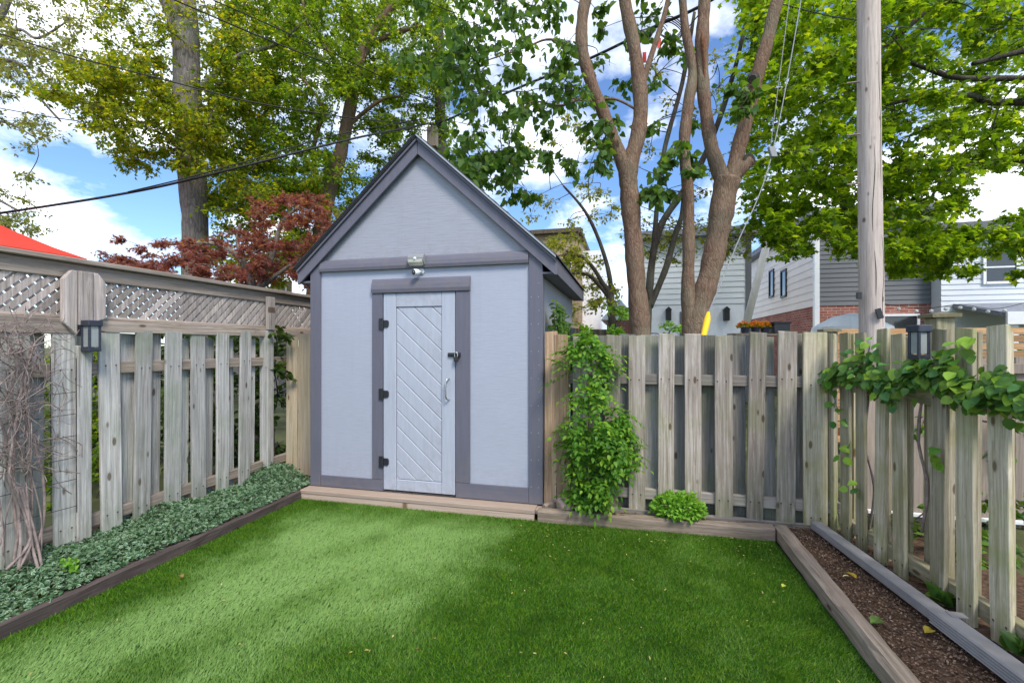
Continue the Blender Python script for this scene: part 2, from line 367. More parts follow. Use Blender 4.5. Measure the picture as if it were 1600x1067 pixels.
m_pole = M_wood('pole_wood', (0.26, 0.2, 0.17), (0.55, 0.48, 0.435), (0.7, 0.63, 0.58), (0.44, 0.37, 0.32), 0.5, algae_amt=0.0, vr=(1.0, 1.0))
m_orange = M_wood('orange_cedar', (0.3, 0.15, 0.06), (0.47, 0.27, 0.13), (0.58, 0.37, 0.2), (0.45, 0.3, 0.17), 0.4, algae_amt=0.0, axis='X')
m_beige = M_wood('beige_boards', (0.24, 0.19, 0.155), (0.34, 0.28, 0.23), (0.42, 0.35, 0.3), (0.31, 0.26, 0.22), 0.4, algae_amt=0.1)
m_dkfence = M_wood('dark_fence', (0.05, 0.04, 0.03), (0.11, 0.085, 0.065), (0.18, 0.14, 0.11), (0.1, 0.085, 0.06), 0.4, algae_amt=0.1)
def M_paint(name, c, st, amt=0.10, b_=0.25, rough=0.55, splash=0.35):
    m, nt, b = new_mat(name, rough, 0.35)
    v, r = objcoord(nt)
    g = noise(nt, vscale(nt, v, st), 1.0, 4, 0.6); g2 = noise(nt, v, 1.7, 4, 0.6)
    k = mixc(nt, mrange(nt, g, 0.35, 0.65), tuple(x * (1 - amt) for x in c), tuple(x * (1 + amt) for x in c))
    k = mixc(nt, mrange(nt, g2, 0.4, 0.75, 0, 0.18), k, tuple(x * 0.8 for x in c))
    vo = nd(nt, 'ShaderNodeTexVoronoi', {'Vector': vscale(nt, v, (7, 7, 5)), 'Scale': 1.0}).outputs['Distance']
    k = mixc(nt, mrange(nt, vo, 0.025, 0.05, 0.35, 0.0), k, tuple(x * 0.6 for x in c))
    dr = noise(nt, vscale(nt, v, (16, 16, 0.7)), 1.0, 4, 0.6)              # faint run-off streaks
    k = mixc(nt, mrange(nt, dr, 0.56, 0.74, 0, 0.16), k, tuple(x * y for x, y in zip(c, (0.72, 0.72, 0.66))))
    oz = nd(nt, 'ShaderNodeSeparateXYZ', {0: nd(nt, 'ShaderNodeTexCoord').outputs['Object']}).outputs[2]
    sp = mth(nt, 'MULTIPLY', mrange(nt, oz, 0.32, 0.0, 0, 1), mrange(nt, noise(nt, v, 14, 5, 0.7), 0.42, 0.7))   # splashed soil at the foot
    k = mixc(nt, mth(nt, 'MULTIPLY', sp, splash), k, (0.2, 0.16, 0.12))
    setcol(nt, b, k); bump(nt, b, g, b_, 0.004)
    return m
m_wall = M_paint('shed_wall_paint', (0.355, 0.382, 0.46), (9, 9, 120), 0.045, 0.35)
m_gable = M_paint('shed_gable_paint', (0.31, 0.325, 0.375), (5, 5, 90), 0.06, 0.5)
m_door = M_paint('shed_door_paint', (0.385, 0.417, 0.49), (40, 40, 3), 0.05, 0.3)
m_trim = M_paint('shed_trim_paint', (0.122, 0.123, 0.158), (30, 30, 3), 0.06, 0.2)
m_trimx = M_paint('shed_trim_paint_level', (0.122, 0.123, 0.158), (3, 30, 30), 0.06, 0.2)
m_roof = M_plain('roof_shingle', (0.07, 0.07, 0.075), 0.9, 0.2, var=0.5, scale=60, bmp=0.8)
m_drip = M_plain('drip_edge_white', (0.5, 0.52, 0.55), 0.35, 0.5, var=0.05)
m_dark = M_plain('dark_void', (0.01, 0.01, 0.012), 0.9, 0.1)
m_black = M_plain('black_metal', (0.018, 0.019, 0.024), 0.45, 0.5, var=0.3, scale=60)
m_steel = M_plain('brushed_steel', (0.55, 0.56, 0.56), 0.32, 0.5, 0.9, var=0.1, scale=80)
m_white = M_plain('white_plastic', (0.78, 0.8, 0.82), 0.4, 0.5, var=0.04)
m_glassl = M_plain('frosted_lamp_glass', (0.27, 0.3, 0.3), 0.18, 0.6, var=0.1)
m_cream = M_plain('lamp_lens', (0.5, 0.5, 0.42), 0.3, 0.5, var=0.06)
m_navy = M_plain('dark_blue_metal', (0.03, 0.036, 0.055), 0.4, 0.5, var=0.15, scale=40)
m_gutter = M_plain('grey_vinyl', (0.25, 0.242, 0.245), 0.5, 0.4, var=0.14, scale=9)
m_cable = M_plain('cable_black', (0.02, 0.02, 0.022), 0.6, 0.3)
m_cableg = M_plain('cable_grey', (0.22, 0.23, 0.24), 0.5, 0.4)
m_yellow = M_plain('yellow_plastic', (0.8, 0.5, 0.01), 0.4, 0.5, var=0.06)
m_red = M_plain('red_tape', (0.7, 0.03, 0.02), 0.5, 0.4)
m_canopy = M_plain('red_canopy', (0.62, 0.055, 0.035), 0.8, 0.2, var=0.1, scale=3)
m_rock = M_plain('pink_rock', (0.42, 0.3, 0.26), 0.85, 0.2, var=0.3, scale=9, bmp=0.8)
m_twig = M_plain('dead_twig', (0.25, 0.2, 0.185), 0.9, 0.15, var=0.35, scale=25)
m_bark1 = M_bark('bark_grey', (0.12, 0.1, 0.09), (0.26, 0.23, 0.21), 0.6)
m_bark2 = M_bark('bark_brown', (0.13, 0.078, 0.052), (0.265, 0.175, 0.122), 1.8)
m_bark3 = M_bark('bark_dark', (0.035, 0.03, 0.025), (0.085, 0.07, 0.06), 1.2)
lf_left = M_leaf('leaf_olive', (0.06, 0.12, 0.01), (0.14, 0.2, 0.015), (0.36, 0.33, 0.02), 0.55)
lf_mid = M_leaf('leaf_green_mid', (0.045, 0.105, 0.01), (0.105, 0.195, 0.015), (0.27, 0.31, 0.025), 0.55)
lf_cat = M_leaf('leaf_heart', (0.035, 0.09, 0.02), (0.065, 0.14, 0.028), (0.12, 0.2, 0.04), 0.45)
lf_map = M_leaf('leaf_maple', (0.05, 0.12, 0.008), (0.115, 0.215, 0.012), (0.25, 0.34, 0.02), 0.54)
lf_red = M_leaf('leaf_red', (0.12, 0.035, 0.04), (0.23, 0.075, 0.075), (0.36, 0.2, 0.15), 0.38)
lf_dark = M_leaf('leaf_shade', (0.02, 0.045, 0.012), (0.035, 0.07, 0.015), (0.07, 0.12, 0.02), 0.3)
lf_pale = M_leaf('leaf_pale', (0.1, 0.13, 0.05), (0.17, 0.2, 0.06), (0.25, 0.25, 0.09), 0.45)
lf_yel = M_leaf('leaf_yellowgreen', (0.1, 0.14, 0.015), (0.17, 0.2, 0.02), (0.27, 0.27, 0.04), 0.4)
lf_trump = M_leaf('leaf_trumpet', (0.045, 0.13, 0.016), (0.09, 0.225, 0.025), (0.24, 0.39, 0.035), 0.38, 0.42)
lf_kiwi = M_leaf('leaf_round', (0.04, 0.1, 0.02), (0.075, 0.165, 0.03), (0.16, 0.26, 0.035), 0.3, 0.4)
lf_bush = M_leaf('leaf_bright', (0.1, 0.24, 0.025), (0.17, 0.36, 0.04), (0.26, 0.46, 0.07), 0.3, 0.5)
lf_cover = M_leaf('leaf_variegated', (0.035, 0.095, 0.035), (0.06, 0.14, 0.06), (0.13, 0.22, 0.1), 0.15, 0.45, margin=(0.4, 0.52, 0.4))
lf_dead = M_leaf('leaf_dead', (0.3, 0.2, 0.07), (0.42, 0.34, 0.1), (0.5, 0.42, 0.25), 0.1, 0.7)

# ------------------------------------------------------------------ ground, lawn, beds
SY = 4.02                                   # shed face
def sheet(name, pts, z, mat, kind='structure', div=1):
    mb = MB().add([(x, y, z) for x, y in pts], [tuple(range(len(pts)))])
    return tag(mb.build(name, mat), kind=kind)
sheet('ground', [(-400, -60), (400, -60), (400, 700), (-400, 700)], -0.05, m_ground)

def M_turfbase():
    m, nt, b = new_mat('turf_backing', 0.9, 0.1)
    tc = nd(nt, 'ShaderNodeTexCoord').outputs['Object']
    setcol(nt, b, ramp(nt, noise(nt, tc, 90, 4), [(0.3, (0.012, 0.04, 0.006)), (0.7, (0.03, 0.085, 0.012))])); return m
lawn = sheet('lawn', [(-3.12, 0.2), (1.1, 0.2), (1.1, 3.93), (-3.12, 3.93)], 0.0, M_turfbase())
lawn['label'] = 'artificial turf lawn in front of the shed'
def M_turf():
    m, nt, b = new_mat('turf_fibre', 0.5, 0.18)
    r = nd(nt, 'ShaderNodeNewGeometry').outputs['Random Per Island']
    c = ramp(nt, r, [(0.0, (0.03, 0.105, 0.003)), (0.5, (0.068, 0.2, 0.005)), (0.9, (0.15, 0.29, 0.015)), (1.0, (0.22, 0.26, 0.09))])
    at = nd(nt, 'ShaderNodeAttribute', attribute_name='margin').outputs['Fac']     # strip of light and sheen, painted into the fibre colour
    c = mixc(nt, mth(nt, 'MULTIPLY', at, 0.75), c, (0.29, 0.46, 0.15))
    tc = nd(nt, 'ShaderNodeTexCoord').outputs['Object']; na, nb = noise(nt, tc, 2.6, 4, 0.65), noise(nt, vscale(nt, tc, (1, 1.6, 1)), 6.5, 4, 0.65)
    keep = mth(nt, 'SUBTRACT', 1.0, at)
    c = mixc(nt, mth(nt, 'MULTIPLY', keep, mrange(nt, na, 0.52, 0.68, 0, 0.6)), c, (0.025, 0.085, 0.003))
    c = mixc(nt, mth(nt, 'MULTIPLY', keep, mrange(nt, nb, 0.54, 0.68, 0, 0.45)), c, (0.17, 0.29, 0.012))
    setcol(nt, b, c)
    tr = nd(nt, 'ShaderNodeBsdfTranslucent', {'Color': c})
    mx = nd(nt, 'ShaderNodeMixShader', {0: 0.25, 1: b.outputs[0], 2: tr.outputs[0]})
    nt.links.new(mx.outputs[0], nt.nodes['Material Output'].inputs[0]); return m
def sstep(x, a, b):
    t = np.clip((x - a) / (b - a), 0, 1); return t * t * (3 - 2 * t)
def lat_noise(x, y, s, seed):
    r_ = np.random.default_rng(seed); g = r_.uniform(0, 1, (64, 64)); u = x * s + 20; v = y * s + 20
    i = np.floor(u).astype(int); j = np.floor(v).astype(int); fx = u - i; fy = v - j; fx = fx * fx * (3 - 2 * fx); fy = fy * fy * (3 - 2 * fy)
    i %= 63; j %= 63
    return (g[i, j] * (1 - fx) + g[i + 1, j] * fx) * (1 - fy) + (g[i, j + 1] * (1 - fx) + g[i + 1, j + 1] * fx) * fy
def turf():
    n = 520000
    y = 0.7 + (3.9 - 0.7) * rng.uniform(0, 1, n) ** 0.9; x = rng.uniform(-3.09, 1.08, n)
    keep = (y > 1.25 + 0.0 * x); x, y = x[keep], y[keep]; n = len(x)
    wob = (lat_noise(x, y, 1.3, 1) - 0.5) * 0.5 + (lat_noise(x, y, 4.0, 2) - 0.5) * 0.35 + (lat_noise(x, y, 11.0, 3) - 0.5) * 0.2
    edge = -1.6 + 0.32 * (y - 1.6)                     # right-hand edge of the brushed strip with its painted light
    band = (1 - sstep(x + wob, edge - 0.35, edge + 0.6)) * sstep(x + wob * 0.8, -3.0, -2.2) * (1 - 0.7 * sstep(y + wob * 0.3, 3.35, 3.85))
    cl_ = x - (-2.18 + 0.456 * (y - 1.57)) + wob * 0.25  # darker streak running through the painted pale strip
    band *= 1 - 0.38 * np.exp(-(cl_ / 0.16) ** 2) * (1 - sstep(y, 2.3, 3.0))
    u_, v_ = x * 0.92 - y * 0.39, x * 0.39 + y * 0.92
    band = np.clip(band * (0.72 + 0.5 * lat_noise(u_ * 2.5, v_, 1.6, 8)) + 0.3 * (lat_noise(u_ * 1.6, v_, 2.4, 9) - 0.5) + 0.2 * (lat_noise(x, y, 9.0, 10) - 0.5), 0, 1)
    fine = (lat_noise(x, y, 2.2, 5) - 0.5) * 0.5 + (lat_noise(x, y, 7.0, 6) - 0.5) * 0.4
    lean = np.stack([0.45 * rng.normal(size=n) + 0.2 + fine, 0.42 * rng.normal(size=n) + (band * 1.25 - 0.25) + fine * 0.8, np.full(n, 1.0)], 1)
    yd = unit(lean); th = rng.uniform(0, 2 * np.pi, n)
    nr = np.stack([0.7 * np.cos(th), 0.7 * np.sin(th) - 0.45, np.full(n, 0.5)], 1)
    tpl = (np.array([(-0.085, 0, 0), (0.085, 0, 0), (0.03, 1, -0.12)], float), np.array([(0, 1, 2)]))
    V, T = scatter(tpl, np.stack([x, y, np.full(n, 0.0)], 1), yd, nr, rng.uniform(0.013, 0.025, n))
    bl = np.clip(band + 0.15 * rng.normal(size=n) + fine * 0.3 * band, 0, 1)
    o = np_obj('turf_blades', V, T, M_turf(), None, np.repeat(bl, 3)); return tag(o, 'green artificial turf pile with a brushed strip and painted-on sheen', 'turf', kind='stuff')
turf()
# bits of litter lying on the turf
n = 260; x = np.r_[rng.uniform(-2.9, 1.0, 90), rng.uniform(-0.9, 1.05, 90), rng.uniform(-1.5, 1.05, 80)]; y = np.r_[rng.uniform(1.3, 3.85, 90), 3.78 - np.abs(rng.normal(size=90)) * 0.25, rng.uniform(1.4, 3.85, 80)]
V, T = scatter((L_SMALL[0] * [0.55, 1, 1], L_SMALL[1]), np.stack([x, y, np.full(n, 0.021)], 1), np.c_[rng.normal(size=(n, 2)), 0.15 * rng.normal(size=n)], np.c_[0.4 * rng.normal(size=(n, 2)), np.ones(n)], rng.uniform(0.008, 0.026, n))
tag(np_obj('turf_litter', V, T, lf_dead), 'small dry leaf bits scattered on the turf', 'litter', kind='stuff')

def rough_sheet(name, mat, x0, x1, y0, y1, zf, step=0.04, amp=0.012, seed=3):
    xs = np.arange(x0, x1 + step / 2, step); ys = np.arange(y0, y1 + step / 2, step)
    X, Y = np.meshgrid(xs, ys); Z = zf(X, Y) + amp * 2 * (lat_noise(X, Y, 8.0, seed) - 0.5) + amp * (lat_noise(X, Y, 21.0, seed + 1) - 0.5)
    nx, ny = len(xs), len(ys); V = np.stack([X.ravel(), Y.ravel(), Z.ravel()], 1)
    i, j = np.meshgrid(np.arange(nx - 1), np.arange(ny - 1)); a = (j * nx + i).ravel()
    T = np.vstack([np.stack([a, a + 1, a + nx + 1], 1), np.stack([a, a + nx + 1, a + nx], 1)])
    return tag(np_obj(name, V, T, mat, smooth=True), kind='structure')
XF = lambda Y: 1.54 + 0.135 * (4.05 - Y)        # front face of the right fence
rough_sheet('soil_bed_right', m_soil, 1.16, 2.35, -0.6, 4.14, lambda X, Y: 0.065 + 0.02 * (X - 1.16))
rough_sheet('soil_bed_back', m_soil, -0.72, 1.19, 3.92, 4.2, lambda X, Y: 0.075 + 0 * X, seed=11)
rough_sheet('soil_bed_left', m_soil, -4.3, -3.16, 0.6, 4.6, lambda X, Y: 0.05 + 0 * X, seed=17)
rough_sheet('neighbour_ground', m_ground, 2.3, 6.5, 0.0, 4.6, lambda X, Y: 0.05 + 0 * X, step=0.15, amp=0.03, seed=21)
# bark chips on the soil
n = 11000; x = rng.uniform(1.2, 1.62, n); y = rng.uniform(1.2, 4.05, n)
zc = 0.075 + 0.02 * (x - 1.16) + rng.uniform(0, 0.012, n)
k = 900; x = np.r_[x, rng.uniform(-0.68, 1.15, k)]; y = np.r_[y, rng.uniform(3.97, 4.06, k)]; zc = np.r_[zc, np.full(k, 0.088)]; n += k
V, T = scatter(L_SMALL, np.stack([x, y, zc], 1), np.c_[rng.normal(size=(n, 2)), 0.3 * rng.normal(size=n)], np.c_[0.6 * rng.normal(size=(n, 2)), np.ones(n)], rng.uniform(0.004, 0.019, n))
m_chip = M_leaf('bark_chip', (0.07, 0.042, 0.027), (0.15, 0.092, 0.06), (0.34, 0.24, 0.18), 0.0, 0.9)
tag(np_obj('bark_mulch', V, T, m_chip), 'brown bark mulch chips covering the beds along the fences', 'mulch', kind='stuff')

def beam(name, mat, p0, p1, w, h, label, ch=0.016, jit=0.0045, parent=None, cat='timber'):
    p0, p1 = Vector(p0), Vector(p1); L = (p1 - p0).length; t = (p1 - p0).normalized(); s = t.cross(Vector((0, 0, 1))); n = max(3, int(L / 0.12))
    prof = [(-w / 2 + ch, 0), (w / 2 - ch, 0), (w / 2, ch), (w / 2, h - ch), (w / 2 - ch, h), (-w / 2 + ch, h), (-w / 2, h - ch), (-w / 2, ch)]
    mb = MB(); k = len(prof)
    for i in range(n + 1):
        c = p0.lerp(p1, i / n)
        for a, b in prof:
            q = c + s * (a + random.uniform(-jit, jit)) + Vector((0, 0, b + random.uniform(-jit, jit))); mb.v.append(tuple(q))
    for i in range(n):
        for j in range(k): mb.f.append((i * k + j, i * k + (j + 1) % k, (i + 1) * k + (j + 1) % k, (i + 1) * k + j))
    mb.f.append(tuple(range(k))[::-1]); mb.f.append(tuple(n * k + j for j in range(k)))
    o = mb.build(name, mat, parent)
    if label: tag(o, label, cat)
    return o
beam('edging_timber', m_kerb, (-3.145, 0.4, -0.02), (-3.135, 3.98, -0.02), 0.09, 0.105, 'dark stained timber edging between ivy bed and turf')
beam('edging_timber', m_timb, (-0.74, 3.895, -0.02), (1.1, 3.955, -0.02), 0.085, 0.125, 'weathered grey-brown timber edging along the back fence bed')
beam('edging_timber', m_timby, (1.165, 4.0, -0.02), (1.125, 0.3, -0.02), 0.1, 0.125, 'weathered timber edging between mulch bed and turf on the right', ch=0.02)
beam('edging_timber', m_timb, (-0.7, 3.95, 0.06), (-0.6, 4.06, 0.09), 0.04, 0.06, 'short grey timber offcut in bed corner beside shed step', ch=0.008)
beam('edging_timber', m_backx, (-0.3, 4.035, 0.05), (1.4, 4.055, 0.04), 0.03, 0.07, 'narrow old board lying at the foot of back fence', ch=0.006)

# ------------------------------------------------------------------ shed
XL, XR, SB, SZ = -3.085, -0.725, 6.42, 0.1
CX = (XL + XR) / 2; AP = 3.375; SL = 0.91           # apex of wall panel, slope
shed = thing('garden_shed', 'pale blue-grey garden shed with dark grey trim and steep gable roof', 'shed', (CX, SY, 0))
DX0, DX1, DZ0, DZ1 = -2.282, -1.542, 0.118, 1.998
HB = 2.24
mb = MB(); mb.box(XL + 0.02, DX0 - 0.004, SY, SY + 0.05, SZ, HB); mb.box(DX1 + 0.004, XR - 0.02, SY, SY + 0.05, SZ, HB); mb.box(DX0 - 0.004, DX1 + 0.004, SY, SY + 0.05, DZ1 + 0.004, HB)
mb.build('front_wall', m_wall, shed)
zt = lambda x: AP - SL * abs(x - CX)
MB().prism([(XL + 0.02, HB + 0.002), (XR - 0.02, HB + 0.002), (XR - 0.02, zt(XR)), (CX, AP), (XL + 0.02, zt(XL))], lambda u, w, t: (u, t, w), SY + 0.012, SY + 0.06).build('gable_panel', m_gable, shed)
bx('side_wall', m_gable, shed, XR - 0.07, XR - 0.02, SY + 0.062, SB, SZ, zt(XR) + 0.03)
bx('side_wall', m_gable, shed, XL + 0.02, XL + 0.07, SY + 0.062, SB, SZ, zt(XL) + 0.03)
MB().prism([(XL + 0.02, SZ), (XR - 0.02, SZ), (XR - 0.02, zt(XR)), (CX, AP), (XL + 0.02, zt(XL))], lambda u, w, t: (u, t, w), SB + 0.002, SB + 0.05).build('back_wall', m_gable, shed)
bx('interior_backing', m_dark, shed, DX0 - 0.2, DX1 + 0.2, SY + 0.09, SY + 0.1, SZ, 2.1)  # added black sheet, its colour stands in for the dark interior
bx('floor', m_timb, shed, XL + 0.03, XR - 0.03, SY + 0.02, SB, 0.0, SZ - 0.002)
# trim boards
ty0, ty1 = SY - 0.022, SY - 0.001
bx('corner_trim', m_trim, shed, XL - 0.004, XL + 0.112, ty0, ty1, SZ, zt(XL + 0.06) + 0.03)
bx('corner_trim', m_trim, shed, XR - 0.122, XR + 0.002, ty0, ty1, SZ, zt(XR - 0.06) + 0.02)
bx('corner_trim', m_trim, shed, XR - 0.019, XR + 0.002, SY + 0.001, SY + 0.07, SZ, zt(XR - 0.06) - 0.05)
drip = lambda h, p: [(0, 0), (-p, 0.0), (-p - 0.006, h * 0.25), (-p, h * 0.55), (-p * 0.62, h * 0.85), (-p * 0.25, h), (0, h)]
def bullnose(name, x0, x1, z0, h, p, y=ty1):
    o = MB().prism(drip(h, p), lambda u, w, t: (t, y + u, z0 + w), x0, x1).build(name, m_trimx, shed); return o
bullnose('beam_trim', XL + 0.114, XR - 0.124, HB - 0.008, 0.115, 0.035)
bullnose('door_header', DX0 - 0.117, DX1 + 0.145, DZ1 + 0.008, 0.135, 0.032)
bx('door_jamb', m_trim, shed, DX0 - 0.115, DX0 - 0.004, ty0 + 0.002, ty1, SZ + 0.112, DZ1 + 0.006)
bx('door_jamb', m_trim, shed, DX1 + 0.004, DX1 + 0.143, ty0 + 0.002, ty1, SZ + 0.14, DZ1 + 0.006)
bx('base_trim', m_trimx, shed, XL + 0.114, DX0 - 0.004, ty0 + 0.004, ty1, SZ, SZ + 0.11)
bx('base_trim', m_trimx, shed, DX1 + 0.004, XR - 0.124, ty0 + 0.004, ty1, SZ, SZ + 0.138)
def clip(poly, a, b, c):                 # keep a*x+b*z<=c
    out = []
    for i in range(len(poly)):
        p, q = poly[i], poly[(i + 1) % len(poly)]; dp, dq = a * p[0] + b * p[1] - c, a * q[0] + b * q[1] - c
        if dp <= 0: out.append(p)
        if dp * dq < 0: t = dp / (dp - dq); out.append((p[0] + t * (q[0] - p[0]), p[1] + t * (q[1] - p[1])))
    return out
# rake boards and roof
OV = 0.13; ex = (XR - CX) + OV
def slope_poly(sg, off0, off1, x_in=0.0):
    n0, n1 = off0 * math.sqrt(1 + SL * SL), off1 * math.sqrt(1 + SL * SL)
    zt_ = lambda dx, o: AP + o - SL * dx
    return [(CX + sg * x_in, zt_(x_in, n0)), (CX + sg * ex, zt_(ex, n0)), (CX + sg * ex, zt_(ex, n1)), (CX + sg * x_in, zt_(x_in, n1))]
fnY = lambda u, w, t: (u, t, w)
for sg in (-1, 1):
    pl = clip(slope_poly(sg, -0.06, 0.05, 0.0015), 0, -1, -2.115)
    MB().prism(pl, fnY, SY - 0.05, SY - 0.024).build('rake_board', m_trim, shed, 0.003)
    MB().prism(clip(slope_poly(sg, 0.03, 0.052, 0.0015), 0, -1, -2.12), fnY, SY - 0.072, SY - 0.0515).build('rake_moulding', m_trim, shed, 0.003)
    MB().prism(slope_poly(sg, 0.053, 0.07, 0.001), fnY, SY - 0.085, SB + 0.12).build('roof_slope', m_roof, shed)
    e = CX + sg * ex; ze = AP - SL * ex
    if sg > 0: MB().prism(slope_poly(sg, 0.056, 0.072, 0.002), fnY, SY - 0.094, SY - 0.0865).build('drip_edge', m_drip, shed)
    else: MB().prism(slope_poly(sg, 0.06, 0.072, 0.002), fnY, SY - 0.094, SY - 0.0865).build('drip_edge', m_black, shed)
    x0, x1 = sorted((e - sg * 0.02, e + sg * 0.002)); bx('eave_fascia', m_trim, shed, x0, x1, SY - 0.022, SB + 0.1, ze - 0.06, ze + 0.075)
    x0, x1 = sorted((e - sg * 0.022, e - sg * (OV + 0.01))); bx('soffit', m_trim, shed, x0, x1, SY - 0.02, SB + 0.1, ze - 0.055, ze - 0.035)
# course of shingle butts along the roof edge
for sg in (-1, 1):
    mb = MB()
    for i in range(12):
        a = ex * i / 12; b = ex * (i + 1) / 12 + 0.02; n_ = math.sqrt(1 + SL * SL)
        mb.prism([(CX + sg * a, AP + 0.0715 * n_ - SL * a), (CX + sg * b, AP + 0.079 * n_ - SL * b), (CX + sg * b, AP + 0.0715 * n_ - SL * b)], fnY, SY - 0.1, SB + 0.13)
    o = mb.build('shingles', m_roof, shed); o['kind'] = 'stuff'
# door
door = bx('door', m_dark, shed, DX0 + 0.03, DX1 - 0.03, SY + 0.02, SY + 0.035, DZ0 + 0.02, DZ1 - 0.02)
dy0, dy1 = SY - 0.014, SY + 0.019; sw = 0.135
bx('stile', m_door, door, DX0 + 0.004, DX0 + sw, dy0, dy1, DZ0, DZ1, 0.004)
bx('stile', m_door, door, DX1 - sw, DX1 - 0.004, dy0, dy1, DZ0, DZ1, 0.004)
bx('rail', m_door, door, DX0 + sw + 0.002, DX1 - sw - 0.002, dy0 + 0.001, dy1, DZ1 - 0.13, DZ1, 0.004)
bx('rail', m_door, door, DX0 + sw + 0.002, DX1 - sw - 0.002, dy0 + 0.001, dy1, DZ0, DZ0 + 0.105, 0.004)
px0, px1, pz0, pz1 = DX0 + sw + 0.002, DX1 - sw - 0.002, DZ0 + 0.107, DZ1 - 0.132
k0 = px0 + pz1; step = 0.181
for i in range(-4, 12):
    ka, kb = k0 - (i + 1) * step, k0 - i * step
    def cell(g):
        p = [(px0 + g * .5, pz0 + g * .5), (px1 - g * .5, pz0 + g * .5), (px1 - g * .5, pz1 - g * .5), (px0 + g * .5, pz1 - g * .5)]
        return clip(clip(p, 1, 1.12, kb + 0.12 * pz1 - g), -1, -1.12, -(ka + 0.12 * pz1) - g)
    a, b = cell(0.002), cell(0.011)
    if len(a) < 3 or len(a) != len(b): continue
    n_ = len(a); y0 = SY - 0.004
    MB().add([(u, SY + 0.018, w) for u, w in a] + [(u, y0 + 0.005, w) for u, w in a] + [(u, y0, w) for u, w in b],
             [tuple(range(2 * n_, 3 * n_))] + [(i_, (i_ + 1) % n_, (i_ + 1) % n_ + n_, i_ + n_) for i_ in range(n_)] + [(i_ + n_, (i_ + 1) % n_ + n_, (i_ + 1) % n_ + 2 * n_, i_ + 2 * n_) for i_ in range(n_)]).build('plank', m_door, door)
for zc in (1.71, 1.035, 0.385):
    h = MB().box(DX0 - 0.035, DX0 - 0.002, SY - 0.034, SY - 0.0205, zc - 0.052, zc + 0.052)
    h.prism([(DX0 + 0.006, zc - 0.034), (DX0 + 0.05, zc - 0.034), (DX0 + 0.062, zc - 0.02), (DX0 + 0.062, zc + 0.02), (DX0 + 0.05, zc + 0.034), (DX0 + 0.006, zc + 0.034)], fnY, SY - 0.024, SY - 0.0145)
    h.tube([(DX0 + 0.001, SY - 0.03, zc - 0.054), (DX0 + 0.001, SY - 0.03, zc + 0.054)], 0.009, 8)
    h.build('hinge', m_black, door)
hx = DX1 - 0.075; hz0, hz1 = 1.0, 1.195
MB().tube(smooth_path([(hx + 0.015, SY - 0.014, hz0), (hx + 0.012, SY - 0.04, hz0 + 0.004), (hx, SY - 0.06, hz0 + 0.03), (hx, SY - 0.06, hz1 - 0.03), (hx + 0.012, SY - 0.04, hz1 - 0.004), (hx + 0.015, SY - 0.014, hz1)], 4), 0.0075, 8).build('handle', m_steel, door, smooth=True)
lz = 1.415
lm = MB(); lm.box(DX1 - 0.07, DX1 - 0.006, SY - 0.024, SY - 0.015, lz - 0.019, lz + 0.019); lm.box(DX1 + 0.008, DX1 + 0.055, SY - 0.034, SY - 0.021, lz - 0.02, lz + 0.02)
lm.tube([(DX1 - 0.06, SY - 0.032, lz), (DX1 + 0.05, SY - 0.036, lz)], 0.007, 8); lm.build('latch', m_black, door)
pk = thing('padlock', 'small dark padlock hanging from the shed door latch', 'padlock', (DX1 + 0.02, SY - 0.05, lz - 0.055))
bx('lock_body', m_black, pk, DX1 + 0.0, DX1 + 0.042, SY - 0.06, SY - 0.04, lz - 0.062, lz - 0.018, 0.005)
MB().tube(smooth_path([(DX1 + 0.008, SY - 0.05, lz - 0.02), (DX1 + 0.008, SY - 0.05, lz + 0.01), (DX1 + 0.021, SY - 0.05, lz + 0.026), (DX1 + 0.034, SY - 0.05, lz + 0.01), (DX1 + 0.034, SY - 0.05, lz - 0.02)], 4), 0.005, 6).build('shackle', m_steel, pk, smooth=True)
# nail heads on the right corner trim
mb = MB()
for i in range(16):
    zc = 0.25 + i * 0.12
    for xx in (XR - 0.03,) if i % 2 else (XR - 0.035, XR - 0.1):
        mb.tube([(xx, ty0 - 0.0012, zc), (xx, ty0 + 0.001, zc)], 0.003, 6)
mb.build('nail_heads', m_drip, shed)['kind'] = 'stuff'
# wall light and camera
lx = on_y(655, SY); lp = thing('wall_light', 'small security light with cream lens fixed to shed beam', 'light', (lx, SY - 0.04, 2.25))
MB().prism([(-0.02, 0.0), (-0.05, 0.03), (-0.055, 0.062), (-0.03, 0.1), (0.0, 0.1), (0, 0)], lambda u, w, t: (t, SY - 0.036 + u, 2.255 + w), lx - 0.08, lx + 0.08).build('housing', m_cableg, lp, 0.004)
MB().prism([(-0.02, -0.006), (-0.056, 0.022), (-0.06, 0.05), (-0.05, 0.05), (-0.02, -0.002)], lambda u, w, t: (t, SY - 0.037 + u, 2.252 + w), lx - 0.07, lx + 0.07).build('lens', m_cream, lp)
MB().tube([(lx, SY - 0.085, 2.31), (lx, SY - 0.102, 2.306), (lx, SY - 0.108, 2.305)], [0.014, 0.012, 0.006], 10).build('sensor', m_white, lp, smooth=True)
m_pane_b = M_plain('lens_glass', (0.01, 0.01, 0.012), 0.1, 0.6)
cx_ = on_y(655, SY); cp = thing('security_camera', 'small white security camera with black face above the shed door', 'camera', (cx_, SY, 2.15))
MB().tube([(cx_ + 0.03, SY, 2.2), (cx_ + 0.03, SY - 0.012, 2.2)], 0.028, 14).build('mount', m_white, cp, smooth=True)
MB().tube([(cx_ + 0.028, SY - 0.01, 2.2), (cx_ + 0.018, SY - 0.05, 2.188)], 0.011, 8).build('arm', m_white, cp, smooth=True)
cb = (Vector((cx_ + 0.018, SY - 0.045, 2.187)), Vector((-0.42, -0.9, -0.12)).normalized())
